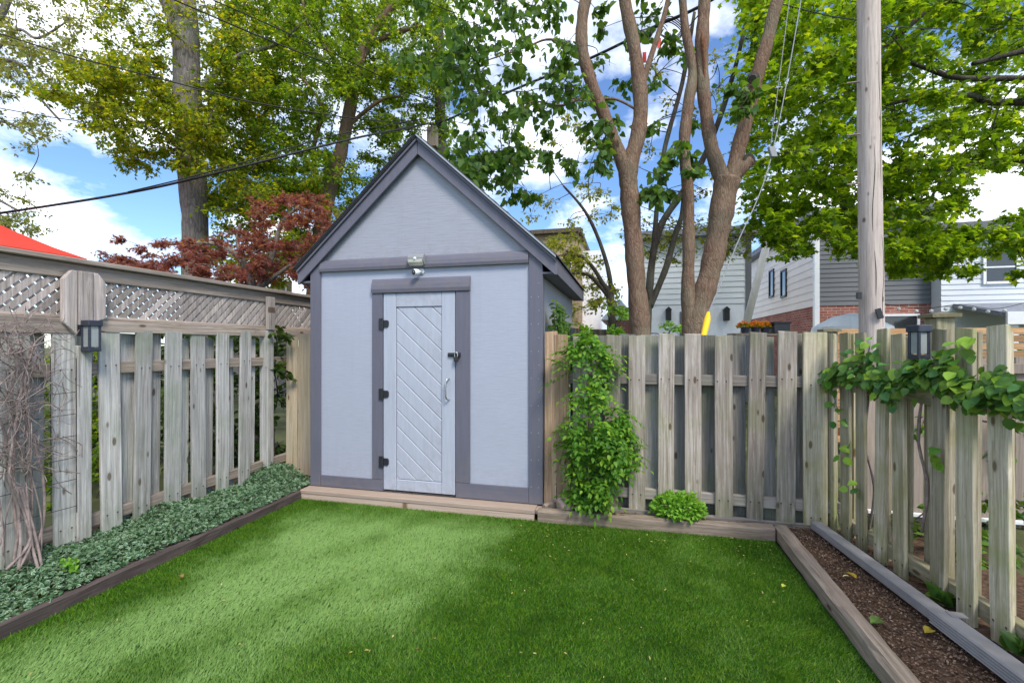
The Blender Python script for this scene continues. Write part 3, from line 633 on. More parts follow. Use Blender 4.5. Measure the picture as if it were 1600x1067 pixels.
MB().tube([cb[0] + cb[1] * t for t in (0, 0.01, 0.055, 0.062)], [0.02, 0.029, 0.03, 0.027], 16).build('body', m_white, cp, smooth=True)
MB().tube([cb[0] + cb[1] * t for t in (0.0625, 0.066)], [0.026, 0.022], 16).build('face', m_black, cp)
MB().tube([cb[0] + cb[1] * t for t in (0.0662, 0.071)], [0.009, 0.006], 12).build('lens', m_pane_b, cp)
# step
st = thing('wooden_step', 'low reddish wooden step along the foot of the shed', 'step', (CX, 3.9, 0))
bx('tread', m_step, st, XL - 0.02, -0.77, 3.868, 4.012, 0.056, 0.094, 0.005)
bx('riser', m_step, st, XL - 0.01, -0.775, 3.872, 3.912, -0.03, 0.054, 0.003)
bx('tread', m_step, st, -0.768, XR + 0.004, 3.9, 4.0, 0.05, 0.09, 0.004)

# ------------------------------------------------------------------ fences
def board_meshes(name, mat, w, t, L, n=4, jit=0.0016, ch=0.003):
    out = []
    for q in range(n):
        mb = MB(); segs = 5; lean = random.uniform(-0.004, 0.004)
        prof = [(-w / 2 + ch, -t / 2), (w / 2 - ch, -t / 2), (w / 2, -t / 2 + ch), (w / 2, t / 2), (-w / 2, t / 2), (-w / 2, -t / 2 + ch)]; k = len(prof)
        for i in range(segs + 1):
            z = L * i / segs; ox = random.uniform(-jit, jit); oy = random.uniform(-jit, jit); wf = 1 + random.uniform(-0.008, 0.008)
            for j, (a, b) in enumerate(prof):
                tz = random.uniform(-0.006, 0.006) if i == segs else 0
                mb.v.append((a * wf + ox + lean * i, b + oy, z + tz))
        for i in range(segs):
            for j in range(k): mb.f.append((i * k + j, i * k + (j + 1) % k, (i + 1) * k + (j + 1) % k, (i + 1) * k + j))
        mb.f.append(tuple(range(k))[::-1]); mb.f.append(tuple(segs * k + j for j in range(k)))
        out.append(mb.mesh(name, mat))
    return out
def boards(parent, meshes, places, rotz, tilt=0.009, nm='board', sc=1.0):
    for i, (x, y, z) in enumerate(places):
        inst(nm, random.choice(meshes), (x, y, z + random.uniform(-0.012, 0.012)), parent, (random.gauss(0, tilt * 0.5), random.gauss(0, tilt), rotz + random.gauss(0, 0.012)),
             (random.uniform(0.93, 1.07) * sc, 1, random.uniform(0.99, 1.01)))

# left fence: X = -3.75, posts with gussets, lattice band and shadowbox boards
LX = -3.73
lfence = thing('lattice_fence', 'weathered grey wooden fence with lattice top running along left side', 'fence', (LX, 2.5, 0))
fm = board_meshes('front_board', m_left, 0.132, 0.02, 1.56); bm_ = board_meshes('back_board', m_left, 0.112, 0.02, 1.52)
fy = [on_x(p, LX) for p in (20, 100, 173, 219, 268, 309, 346, 380)]; fy = [fy[0] - 0.5, fy[0] - 0.25] + fy
boards(lfence, fm, [(LX + 0.012, y, 0.06) for y in fy], R(90), nm='front_board')
boards(lfence, bm_, [(LX - 0.062, a + 0.138, 0.06) for a in fy], R(90), nm='back_board')
bx('rail', m_latx, lfence, LX - 0.05, LX + 0.0, 1.0, 5.9, 1.29, 1.378, 0.004)
bx('rail', m_latx, lfence, LX - 0.05, LX + 0.0, 1.0, 5.9, 0.2, 0.285, 0.004)
bx('lattice_rail', m_latx, lfence, LX - 0.05, LX + 0.024, 2.52, 5.9, 1.598, 1.69, 0.004)
bx('lattice_rail', m_latx, lfence, LX - 0.05, LX + 0.03, 1.0, 2.36, 1.58, 1.69, 0.006)
bx('top_rail', m_latx, lfence, LX - 0.045, LX + 0.005, 1.0, 5.9, 1.965, 2.068, 0.004)
bx('cap_board', m_latx, lfence, LX - 0.09, LX + 0.05, 1.0, 5.9, 2.07, 2.104, 0.005)
bx('lattice_stop', m_latx, lfence, LX - 0.045, LX - 0.004, 1.0, 5.9, 1.692, 1.712, 0.003)
lh = 0.254; sw_ = 0.045
def slat_mesh(sg, y0, y1, sw_):
    return MB().prism([(-sw_ * 0.7, 0), (sw_ * 0.7, 0), (sw_ * 0.7 + sg * lh, lh), (-sw_ * 0.7 + sg * lh, lh)], lambda u, w, t: (t, u, w), y0, y1).mesh('slat', m_lat)
sm1, sm2 = slat_mesh(1, -0.004, 0.004, 0.038), slat_mesh(-1, -0.004, 0.004, 0.043)
y = 1.15
while y < 5.6:
    inst('lattice_slat', sm1, (LX - 0.014, y + random.uniform(-0.004, 0.004), 1.711), lfence)
    inst('lattice_slat', sm2, (LX - 0.024, y + lh + random.uniform(-0.004, 0.004), 1.711), lfence)
    y += 0.077
for (yc, sc_) in ((2.4, 1.0), (4.13, 0.9), (5.7, 0.9)):
    w = 0.045
    bx('post', m_left, lfence, LX - 0.05, LX + 0.055, yc - w, yc + w, 0.0, 1.66 if yc > 3 else 1.5, 0.006)
    bx('post_face', m_lat, lfence, LX + 0.026, LX + 0.07, yc - w, yc + w, 1.665 if yc > 3 else 1.64, 2.015, 0.004)
    for sg in (-1, 1) if yc < 3 else ():
        e = w + 0.002; o_ = e + 0.085 * sc_
        lo = 1.665 if sg > 0 else 1.63
        poly = [(yc + sg * e, lo - (0.06 if sg < 0 else 0)), (yc + sg * o_, lo + 0.03), (yc + sg * o_, 1.95), (yc + sg * (e + 0.035), 2.015), (yc + sg * e, 2.015)]
        MB().prism(poly, lambda u, w_, t: (t, u, w_), LX + 0.026, LX + 0.06).build('gusset', m_lat, lfence, 0.004)
# short return panel to the shed
rp = thing('return_fence', 'short tan board fence closing gap between lattice fence and shed', 'fence', (-3.4, 4.42, 0))
tm = board_meshes('board', m_tan, 0.138, 0.02, 1.56)
boards(rp, tm, [(-3.655, 4.42, 0.06), (-3.512, 4.43, 0.06), (-3.37, 4.415, 0.06), (-3.228, 4.43, 0.06)], 0)
bx('rail', m_backx, rp, -3.72, -3.13, 4.45, 4.49, 1.3, 1.39)

# back fence: Y = 4.08
BY = 4.08
bfence = thing('shadowbox_fence', 'weathered grey board fence across the back behind shrubs', 'fence', (0.4, BY, 0))
fm = board_meshes('front_board', m_back, 0.132, 0.02, 1.53); bm_ = board_meshes('back_board', m_backb, 0.138, 0.02, 1.53)
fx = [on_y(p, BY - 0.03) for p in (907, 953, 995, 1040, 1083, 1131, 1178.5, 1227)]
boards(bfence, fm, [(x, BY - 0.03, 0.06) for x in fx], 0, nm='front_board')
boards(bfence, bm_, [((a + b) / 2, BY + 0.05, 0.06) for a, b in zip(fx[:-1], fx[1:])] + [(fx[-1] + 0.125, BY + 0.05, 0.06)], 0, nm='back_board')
wm = board_meshes('front_board', m_right, 0.17, 0.02, 1.55, 1)
boards(bfence, wm, [(on_y(1274, BY - 0.03), BY - 0.03, 0.06)], 0, nm='front_board')
for za in (1.17, 0.2):
    bx('rail', m_backx, bfence, -0.72, 1.6, BY - 0.018, BY + 0.038, za, za + 0.088, 0.005)
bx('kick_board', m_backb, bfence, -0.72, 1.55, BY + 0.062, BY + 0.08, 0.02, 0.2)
cb_ = thing('cedar_panel', 'two reddish cedar boards filling the gap beside the shed', 'fence', (-0.62, BY, 0))
cm_ = board_meshes('board', m_cedar, 0.115, 0.02, 1.55)
boards(cb_, cm_, [(-0.662, BY - 0.03, 0.06), (-0.54, BY - 0.026, 0.06)], 0)
bx('post', m_black, cb_, on_y(895, BY + 0.1) - 0.02, on_y(895, BY + 0.1) + 0.02, BY + 0.075, BY + 0.12, 0, 1.66)
# right fence
RA = math.atan(0.135)
rfence = thing('mossy_fence', 'greenish weathered board fence running along right side with climbing vine', 'fence', (1.7, 3, 0))
def on_r(px):                              # meet the right fence's face line
    a, b = ray(px); d = (1.54 + 0.135 * 4.05) / (a + 0.135 * b); return a * d, b * d
rz = R(-90) + RA
fm = board_meshes('front_board', m_right, 0.104, 0.022, 1.52); bm_ = board_meshes('back_board', m_right, 0.12, 0.02, 1.5)
pl = [on_r(p) for p in (1300, 1322, 1346, 1375, 1407, 1466, 1511, 1566)]
ys = [p[1] for p in pl]; yl = ys[-1]
extra = [yl - 0.2 * (i + 1) for i in range(16)]
ally = ys + extra
fr = lambda y, o: (XF(y) + o * math.cos(RA), y + o * math.sin(RA))
boards(rfence, fm, [(*fr(y, 0.0), 0.07 + 0.004 * (4 - y)) for y in ally], rz, nm='front_board', sc=1.0)
boards(rfence, bm_, [(*fr((a + b) / 2 - 0.02, 0.085), 0.06) for a, b in zip(ally[:-1], ally[1:]) if random.random() < 0.6], rz, nm='back_board', sc=0.62)
def rrail(z0, z1, o0=0.014, o1=0.07):
    a, b = Vector((*fr(4.0, 0), 0)), Vector((*fr(-0.6, 0), 0)); t = (b - a).normalized(); s = Vector((math.cos(RA), math.sin(RA), 0))
    mb = MB().obox((a + b) / 2 + s * (o0 + o1) / 2 + Vector((0, 0, (z0 + z1) / 2)), t, s, (0, 0, 1), (b - a).length, o1 - o0, z1 - z0)
    mb.build('rail', m_righty, rfence, 0.004)
rrail(1.16, 1.25); rrail(0.13, 0.22)
for px_, zz_, hw in ((1264, 1.615, 0.045), (1422, 1.665, 0.05)):
    x, y = on_r(px_); x, y = fr(y, 0.16)
    o = MB().obox((x, y, zz_ / 2), (math.cos(RA), math.sin(RA), 0), (-math.sin(RA), math.cos(RA), 0), (0, 0, 1), hw * 2, hw * 2, zz_).build('post', m_right, rfence, 0.004)
    cpp = MB(); s2 = hw + 0.022
    cpp.add([(x + i * s2, y + j * s2, zz_ + 0.001) for i, j in ((-1, -1), (1, -1), (1, 1), (-1, 1))] + [(x + i * s2, y + j * s2, zz_ + 0.022) for i, j in ((-1, -1), (1, -1), (1, 1), (-1, 1))] + [(x, y, zz_ + 0.034)],
            [(3, 2, 1, 0), (0, 1, 5, 4), (1, 2, 6, 5), (2, 3, 7, 6), (3, 0, 4, 7), (4, 5, 8), (5, 6, 8), (6, 7, 8), (7, 4, 8)])
    cpp.build('post_cap', m_righty, rfence)
# neighbour's beige fence behind it and cedar slat screen
nf = thing('beige_fence', 'beige board fence seen through gaps of the mossy fence', 'fence', (3.4, 4.5, 0))
nm_ = board_meshes('board', m_beige, 0.142, 0.018, 1.34)
boards(nf, nm_, [(2.0 + i * 0.147, 4.5, 0.06) for i in range(30)], 0)
bx('rail', m_white, nf, 1.95, 6.3, 4.455, 4.485, 0.1, 0.13); bx('rail', m_beige, nf, 1.95, 6.3, 4.46, 4.488, 1.28, 1.36)
sc_ = thing('slat_screen', 'orange cedar privacy screen of horizontal slats beyond right fence', 'screen', (5, 7.4, 0))
slm = MB().box(-3.2, 3.2, -0.01, 0.01, 0, 0.085).mesh('slat', m_orange)
for i in range(16): inst('slat', slm, (5.9, 7.4, 0.15 + i * 0.1), sc_)
for x in (2.75, 4.8, 6.9, 9.0): bx('post', m_orange, sc_, x - 0.04, x + 0.04, 7.415, 7.5, 0, 1.74)

# ------------------------------------------------------------------ lanterns
def lantern(label, x, y, z, w, h, rz_, mat, frost):
    t = thing('fence_lantern', label, 'lantern', (x, y, z)); c, s = math.cos(rz_), math.sin(rz_)
    ax, ay, az = Vector((c, s, 0)), Vector((-s, c, 0)), Vector((0, 0, 1)); o = Vector((x, y, z))
    mb = MB(); b_ = 0.013
    for i in (-1, 1):
        for j in (-1, 1): mb.obox(o + ax * i * (w / 2 - b_ / 2) + ay * j * (w / 2 - b_ / 2) + az * h / 2, ax, ay, az, b_, b_, h - 0.004)
    mb.build('frame', mat, t, 0.002)
    MB().obox(o + az * 0.012, ax, ay, az, w + 0.002, w + 0.002, 0.024).build('base', mat, t, 0.003)
    MB().obox(o + az * (h - 0.014), ax, ay, az, w + 0.014, w + 0.014, 0.04).build('cap', mat, t, 0.004)
    for v in (ax, -ax, ay, -ay):
        u = az.cross(v); MB().obox(o + v * (w / 2 - 0.008) + az * (h / 2), u, v, az, w - 0.03, 0.003, h - 0.062).build('pane', frost, t)
    MB().tube([o + az * 0.026, o + az * 0.08], 0.012, 8).build('bulb', m_cream, t)
lp_y = on_x(145, LX + 0.1)
lantern('dark square lantern fixed to the lattice fence post', LX + 0.097, 2.41, 1.46, 0.078, 0.21, 0, m_navy, m_glassl)
x, y = on_r(1457); x, y = fr(y, -0.07)
lantern('dark blue square lantern on the mossy fence above the vine', x, y, 1.425, 0.07, 0.185, R(18), m_navy, m_glassl)

# ------------------------------------------------------------------ downspout lying along the right bed
dsp = thing('downspout', 'grey vinyl downspout pipe lying on mulch along right fence', 'pipe', (1.45, 3.0, 0.1))
def pipe(a, b, w, h, ribs, name):
    a, b = Vector(a), Vector(b); t = (b - a).normalized(); s = t.cross(Vector((0, 0, 1))).normalized(); up = s.cross(t)
    prof = []
    top = [(-w / 2 + w * i / 14, h - (0.006 if (i % 2 and ribs) else 0)) for i in range(15)] if False else [(-w / 2 + 0.008, h), (w / 2 - 0.008, h)]
    side = lambda sg: [(sg * (w / 2 - (0.007 if (ribs and i % 2) else 0)), h - 0.008 - (h - 0.016) * i / 8) for i in range(9)]
    prof = top + side(1) + [(w / 2 - 0.008, 0), (-w / 2 + 0.008, 0)] + side(-1)[::-1]
    n_ = len(prof); mb = MB()
    for c in (a, b):
        for u, v in prof: mb.v.append(tuple(c + s * u + up * v))
    for j in range(n_): mb.f.append((j, (j + 1) % n_, (j + 1) % n_ + n_, j + n_))
    mb.f.append(tuple(range(n_))[::-1]); mb.f.append(tuple(range(n_, 2 * n_)))
    return mb.build(name, m_gutter, dsp)
pipe((1.4, 3.97, 0.1), (1.522, 2.72, 0.115), 0.078, 0.062, False, 'pipe_section')
pipe((1.515, 2.76, 0.108), (1.7, 1.0, 0.118), 0.092, 0.072, True, 'ribbed_section')
MB().obox((1.568, 2.72, 0.182), (1, 0, 0), (0, 1, 0), (0, 0, 1), 0.07, 0.05, 0.004).build('bracket_tab', m_gutter, dsp)

# ------------------------------------------------------------------ plants in the yard
# variegated ground cover on the left bed
n = 36000; x = rng.uniform(-3.8, -3.12, n); y = rng.uniform(0.9, 4.15, n)
hgt = 0.05 + 0.075 * lat_noise(x, y, 4.0, 31) + 0.045 * lat_noise(x, y, 12.0, 32); hgt *= 1 - 0.55 * sstep(x, -3.35, -3.12); hgt += 0.1 * sstep(y, 3.7, 4.1) * (1 - sstep(x, -3.5, -3.25))
z = 0.05 + hgt * rng.uniform(0.5, 1.0, n) ** 0.5
yd = np.c_[rng.normal(size=(n, 2)), 0.25 + 0.4 * rng.normal(size=n)]; nr = np.c_[0.55 * rng.normal(size=(n, 2)), np.ones(n)]
V, T = scatter(L_OVATE, np.stack([x, y, z], 1), yd, nr, rng.uniform(0.014, 0.03, n))
tag(np_obj('ground_cover', V, T, lf_cover, None, np.tile(np.array([0.3, 1, 1, 1, 1, 1, 1, 1, 0.0]), n)), 'silvery variegated ground cover filling the bed below the lattice fence', 'ground cover', kind='stuff')
bp = thing('bright_sprig', 'single bright yellow-green sprig in the ground cover', 'plant', PT(108, 885, 2.75))
n = 40; c = np.array(tuple(PT(108, 880, 2.75)))
V, T = scatter(L_OVATE, c + rng.normal(size=(n, 3)) * [0.02, 0.02, 0.02], rng.normal(size=(n, 3)), np.c_[rng.normal(size=(n, 2)), np.ones(n)], rng.uniform(0.02, 0.035, n))
np_obj('foliage', V, T, lf_bush, bp)

def compound_plant(name, label, stems, nleaf, size, leaflets, mat, volume, cat='vine', lsize=0.06):
    """volume(n)->positions, outward directions; each leaf = rachis of paired leaflets"""
    root = thing(name, label, cat, stems[0][0])
    mb = MB()
    for sp in stems: mb.tube(smooth_path(sp, 5), [0.012] * 3 + [0.008] * (len(sp) * 5 - 7), 6, 0.1)
    P, O = volume(nleaf); pos, yd, nr, sz = [], [], [], []
    for p, o in zip(P, O):
        rd = o + rng.normal(size=3) * 0.5; rd[2] -= 0.35; rd /= np.linalg.norm(rd); L = size * rng.uniform(0.7, 1.2)
        side = np.cross(rd, [0, 0, 1.0]); side /= np.linalg.norm(side) + 1e-6; upn = np.cross(side, rd)
        droop = np.array([0, 0, -0.3 * L])
        for k in range(leaflets):
            t = (k // 2 + 1) / (leaflets // 2 + 1); q = p + rd * L * t + droop * t * t
            if k == leaflets - 1: dv = rd + droop / L * 2
            else: dv = side * (1 if k % 2 else -1) + rd * 0.45 + np.array([0, 0, -0.25])
            pos.append(q); yd.append(dv + rng.normal(size=3) * 0.15); nr.append(upn + rng.normal(size=3) * 0.25 + o * 0.3); sz.append(lsize * rng.uniform(0.75, 1.2))
    V, T = scatter((L_OVATE[0] * [0.78, 1, 1.3], L_OVATE[1]), np.array(pos), np.array(yd), np.array(nr), np.array(sz))
    if mb.v: mb.build('stem', m_twig, root, smooth=True)
    np_obj('foliage', V, T, mat, root)['kind'] = 'stuff'
    return root
def tv_volume(n):
    k = 46; zc = rng.uniform(0.12, 1.54, k); ac = rng.uniform(-1, 1, k); wc = rng.integers(0, k, n)
    z = np.clip(zc[wc] + rng.normal(size=n) * 0.07, 0.25, 1.6); a = np.clip(ac[wc] + rng.normal(size=n) * 0.16, -1.15, 1.15)
    prof = np.interp(z, [0.1, 0.25, 0.6, 0.9, 1.2, 1.4, 1.56], [0.11, 0.17, 0.21, 0.225, 0.21, 0.15, 0.07])
    cxp = np.interp(z, [0.1, 0.6, 0.9, 1.2, 1.56], [-0.26, -0.22, -0.28, -0.33, -0.32])
    dep = rng.uniform(0.2, 1.0, k)[wc]
    yy = 3.98 - 0.26 * np.sqrt(np.maximum(0.03, 1 - a * a)) * dep * np.interp(z, [0.2, 0.45, 0.8, 1.5], [0.25, 0.7, 1, 0.6])
    P = np.stack([cxp + a * prof, yy, z], 1); O = np.stack([a * 0.9, -0.8 + 0.2 * np.abs(a), 0.25 + 0 * a], 1) + rng.normal(size=(k, 3))[wc] * 0.3; return P, O
bxs = -0.28
compound_plant('trumpet_vine', 'bushy green climbing vine against the back fence beside the shed', [[(bxs, 4.0, 0.08), (bxs - 0.03, 3.99, 0.5), (bxs + 0.02, 3.99, 1.0), (bxs - 0.05, 4.0, 1.5)], [(bxs + 0.05, 3.98, 0.08), (bxs + 0.12, 3.98, 0.4), (bxs + 0.1, 3.97, 0.9), (bxs + 0.02, 3.98, 1.3)]], 480, 0.16, 9, lf_trump, tv_volume, lsize=0.046)
def sv_volume(n):
    y = rng.uniform(4.2, 5.3, n); z = np.interp(y, [4.2, 4.6, 5.3], [1.95, 1.8, 1.65]) - rng.uniform(0, 0.75, n) ** 1.2
    P = np.stack([XR + 0.03 + rng.uniform(0, 0.07, n), y, z], 1); O = np.tile([0.8, -0.6, 0.1], (n, 1)); return P, O
compound_plant('wall_vine', 'dark green vine climbing the shed side wall above the cedar boards', [[(XR + 0.03, 4.6, 0.0), (XR + 0.03, 4.55, 0.7), (XR + 0.03, 4.6, 1.3), (XR + 0.03, 4.5, 1.8)]], 260, 0.1, 5, lf_cat, sv_volume, lsize=0.055)
# small bright bush
sb_c = PT(1060, 806, 3.72); sb = thing('small_shrub', 'low rounded bright green shrub in front of the back fence', 'shrub', (sb_c.x, 4.0, 0.08))
n = 1100; u = unit(rng.normal(size=(n, 3))); u[:, 2] = np.abs(u[:, 2]); rr = rng.uniform(0.35, 1.0, n)[:, None] ** 0.6
P = np.array([sb_c.x, 3.975, 0.12]) + u * rr * [0.215, 0.12, 0.185] * (0.82 + 0.3 * lat_noise(u[:, 0] * 3, u[:, 2] * 3 + u[:, 1], 2.0, 44))[:, None]
V, T = scatter(L_OVATE, P, u + rng.normal(size=(n, 3)) * 0.6 + [0, -0.1, 0.1], u * 0.6 + [0, -0.15, 0.9] + rng.normal(size=(n, 3)) * 0.25, rng.uniform(0.024, 0.046, n))
np_obj('foliage', V, T, lf_bush, sb)['kind'] = 'stuff'
mb = MB()
for i in range(9): mb.tube([(sb_c.x + random.uniform(-.03, .03), 3.97, 0.08), (sb_c.x + random.uniform(-.14, .14), 3.95 + random.uniform(-.06, .06), 0.22)], [0.004, 0.002], 5)
mb.build('stem', m_twig, sb)
# rocks by the shed
def rock(label, c, s, seed):
    r_ = random.Random(seed); bm = bmesh.new(); bmesh.ops.create_icosphere(bm, subdivisions=3, radius=1)
    ax = [Vector((r_.gauss(0, 1), r_.gauss(0, 1), r_.gauss(0, 1))).normalized() for _ in range(14)]; of = [r_.uniform(0.62, 0.95) for _ in ax]
    for v in bm.verts:
        for a, o in zip(ax, of):
            d = v.co.dot(a)
            if d > o: v.co -= a * (d - o) * 0.9
        v.co = Vector((v.co.x * s[0], v.co.y * s[1], v.co.z * s[2]))
    me = bpy.data.meshes.new('rock'); bm.to_mesh(me); bm.free(); me.materials.append(m_rock)
    return tag(inst('rock', me, c, None, (0, 0, r_.uniform(0, 3))), label, 'rock')
rock('larger pinkish rock in the bed corner beside the shed step', (-0.53, 3.99, 0.11), (0.1, 0.06, 0.075), 3)
rock('smaller brownish pink rock at the foot of the climbing vine', (-0.4, 3.985, 0.1), (0.05, 0.04, 0.05), 5)

# vine with round leaves along the right fence: each leaf its own part
kv = thing('round_leaf_vine', 'leafy vine with round green leaves trailing along the mossy fence', 'vine', (1.65, 3.2, 0.9))
def leafmesh(tpl, sub):
    tv, tt = tpl; me = bpy.data.meshes.new('leaf'); v = tv.copy()
    v[:, 2] += rng.normal(size=len(v)) * 0.03; v[:, 0] *= sub
    me.from_pydata([tuple(q) for q in v], [], [tuple(int(i) for i in t) for t in tt]); me.materials.append(M_KL[len(KLM) % 4])
    me.polygons.foreach_set('use_smooth', [True] * len(tt)); return me
def M_leaf_one(name, c, t=0.3):
    m, nt, b = new_mat(name, 0.4, 0.35); v, r = objcoord(nt)
    k = mixc(nt, r, tuple(q * 0.6 for q in c), tuple(q * 1.35 for q in c)); k = mixc(nt, mrange(nt, noise(nt, v, 3.0, 3), 0.4, 0.7, 0, 0.4), k, tuple(q * 1.5 for q in c))
    setcol(nt, b, k); tr = nd(nt, 'ShaderNodeBsdfTranslucent', {'Color': k})
    nt.links.new(nd(nt, 'ShaderNodeMixShader', {0: t, 1: b.outputs[0], 2: tr.outputs[0]}).outputs[0], nt.nodes['Material Output'].inputs[0]); return m
M_KL = [M_leaf_one('round_leaf_a', (0.095, 0.23, 0.03)), M_leaf_one('round_leaf_b', (0.13, 0.27, 0.035)), M_leaf_one('round_leaf_c', (0.21, 0.36, 0.035)), M_leaf_one('round_leaf_d', (0.07, 0.19, 0.045))]
L_ROUND = (np.array([(0, 0.02, 0), (0.26, 0.02, 0.05), (0.44, 0.3, 0.09), (0.4, 0.62, 0.04), (0.18, 0.9, -0.03), (0, 1.04, -0.12), (-0.18, 0.9, -0.03), (-0.4, 0.62, 0.04), (-0.44, 0.3, 0.09), (-0.26, 0.02, 0.05), (0, 0.3, 0), (0, 0.65, -0.02)], float),
           np.array([(10, 0, 1), (10, 1, 2), (10, 2, 3), (10, 3, 11), (11, 3, 4), (11, 4, 5), (11, 5, 6), (11, 6, 7), (10, 11, 7), (10, 7, 8), (10, 8, 9), (10, 9, 0)]))
KLM = []
for i in range(8): KLM.append(leafmesh(L_ROUND, random.uniform(0.9, 1.12)))
vp = [(1305, 600), (1330, 585), (1365, 590), (1400, 605), (1440, 595), (1480, 590), (1520, 605), (1560, 615), (1605, 625), (1650, 635)]
def rpt(px_, py_, off=-0.05):
    x, y = on_r(px_); x, y = fr(y, off); a, b = ray(px_); d = y / b
    return Vector((x, y, CH + (HZ - py_) / F * d))
stem = [rpt(a, b) for a, b in vp]
mb = MB(); mb.tube(smooth_path(stem, 6), 0.007, 6, 0.15)
for a, b in ((1352, 545), (1372, 540), (1500, 560), (1320, 640), (1470, 560)):
    near = min(stem, key=lambda s: (s - rpt(a, b)).length); e = rpt(a, b); mb.tube(smooth_path([near, near.lerp(e, 0.5) + Vector((0, 0, 0.03)), e], 4), 0.004, 5)
for i in (0, 3):                                     # twisted stems between the boards
    px_ = 1345 + 27 * i; mb.tube(smooth_path([rpt(px_, 830, 0.05), rpt(px_ + 6, 760, 0.06), rpt(px_ - 5, 690, 0.05), rpt(px_ + 4, 610, 0.04)], 5), 0.008, 6, 0.2)
mb.build('stem', m_twig, kv, smooth=True)
def place_leaf(p, sz):
    yd = Vector((-0.5 + random.gauss(0, 0.45), random.gauss(0, 0.6) - 0.25, -0.55 + random.gauss(0, 0.4))).normalized()
    nr = Vector((-0.75 + random.gauss(0, 0.3), -0.4 + random.gauss(0, 0.3), 0.7 + random.gauss(0, 0.25)))
    nr = (nr - yd * nr.dot(yd)).normalized(); xx = yd.cross(nr)
    o = bpy.data.objects.new('leaf', random.choice(KLM)); put(o, kv, p)
    o.rotation_euler = Matrix((xx, yd, nr)).transposed().to_euler(); o.scale = (sz, sz, sz)
for i in range(232):
    t = random.random() ** 0.9 * 0.98; k = t * (len(stem) - 1); j = int(k); p = stem[j].lerp(stem[j + 1], k - j)
    up = random.gauss(0.035, 0.05); place_leaf(p + Vector((random.uniform(-0.07, 0.02), random.gauss(0, 0.03), up)), random.uniform(0.04, 0.075))
for (a, b, n_) in ((1358, 560, 16), (1372, 548, 8), (1500, 560, 12), (1318, 640, 5), (1325, 700, 4), (1480, 705, 4), (1352, 770, 4), (1530, 540, 3), (1590, 600, 8)):
    for i in range(n_): place_leaf(rpt(a + random.gauss(0, 9), b + random.gauss(0, 12)), random.uniform(0.045, 0.075))

tk = rng.uniform(0, 0.98, 420) * (len(stem) - 1); sa = np.array([tuple(p) for p in stem]); ji = tk.astype(int); ft = (tk - ji)[:, None]
P = sa[ji] * (1 - ft) + sa[ji + 1] * ft + rng.normal(size=(420, 3)) * [0.02, 0.04, 0.05] + [-0.005, 0, 0.02]
V, T = scatter(L_ROUND, P, rng.normal(size=(420, 3)) * 0.5 + [-0.4, -0.2, -0.6], rng.normal(size=(420, 3)) * 0.3 + [-0.75, -0.4, 0.65], rng.uniform(0.035, 0.065, 420))
np_obj('inner_foliage', V, T, lf_kiwi, kv)['kind'] = 'stuff'
# bare dead vine with wire trellis at the left edge
dv = thing('dead_vine', 'tangled bare brown vine stems in front of the lattice fence', 'vine', PT(35, 880, 2.7))
def lpt(px_, py_, off=0.1):
    X = LX + off; Y = on_x(px_, X); return Vector((X, Y, z_at(px_, py_, X=X)))
mb = MB()
for i in range(10):
    b0 = random.uniform(-25, 60); off = random.uniform(0.05, 0.22); pts = []
    for k in range(6):
        pts.append(lpt(b0 + random.gauss(0, 9) + (k - 2) * random.uniform(-4, 5), 885 - k * 70 + random.gauss(0, 8), off + random.gauss(0, 0.02)))
    mb.tube(smooth_path(pts, 5), random.uniform(0.003, 0.008), 6, 0.15)
for i in range(5): mb.tube(smooth_path([lpt(random.uniform(10, 45), 760, 0.12), lpt(random.uniform(30, 60), 840, 0.18), lpt(random.uniform(0, 80), 890, 0.25)], 5), 0.008, 6, 0.1)
mb.build('stem', m_twig, dv, smooth=True)
mb = MB()
for i in range(330):
    x0 = random.gauss(30, 32); y0 = random.uniform(500, 740); off = random.uniform(0.05, 0.3); L = random.uniform(25, 75); a = random.uniform(0, 6.28); cv = random.gauss(0, 0.9); pts = []
    for k in range(5):
        pts.append(lpt(min(x0, 128), min(max(y0, 478), 780), off)); x0 += math.cos(a) * L / 4; y0 += math.sin(a) * L / 4 * 0.9; a += cv / 3; off += random.gauss(0, 0.02)
    mb.tube(smooth_path(pts, 3), random.uniform(0.0012, 0.003), 4, 0.0, False)
mb.build('twigs', m_twig, dv, smooth=True)['kind'] = 'stuff'
tr = thing('wire_trellis', 'thin dark wire trellis leaning on the lattice fence behind dead vine', 'trellis', lpt(80, 860, 0.05))
mb = MB()
for px_ in (-20, 40, 79, 119): mb.tube([lpt(px_, 560, 0.045), lpt(px_ + 1, 800, 0.05)], 0.0025, 5)
for py_ in (612, 646, 680, 714, 748, 790): mb.tube([lpt(-25, py_ + (HZ - py_) * -0.12 + 8, 0.05), lpt(119, py_, 0.05)], 0.0022, 5)
mb.build('wires', m_black, tr)

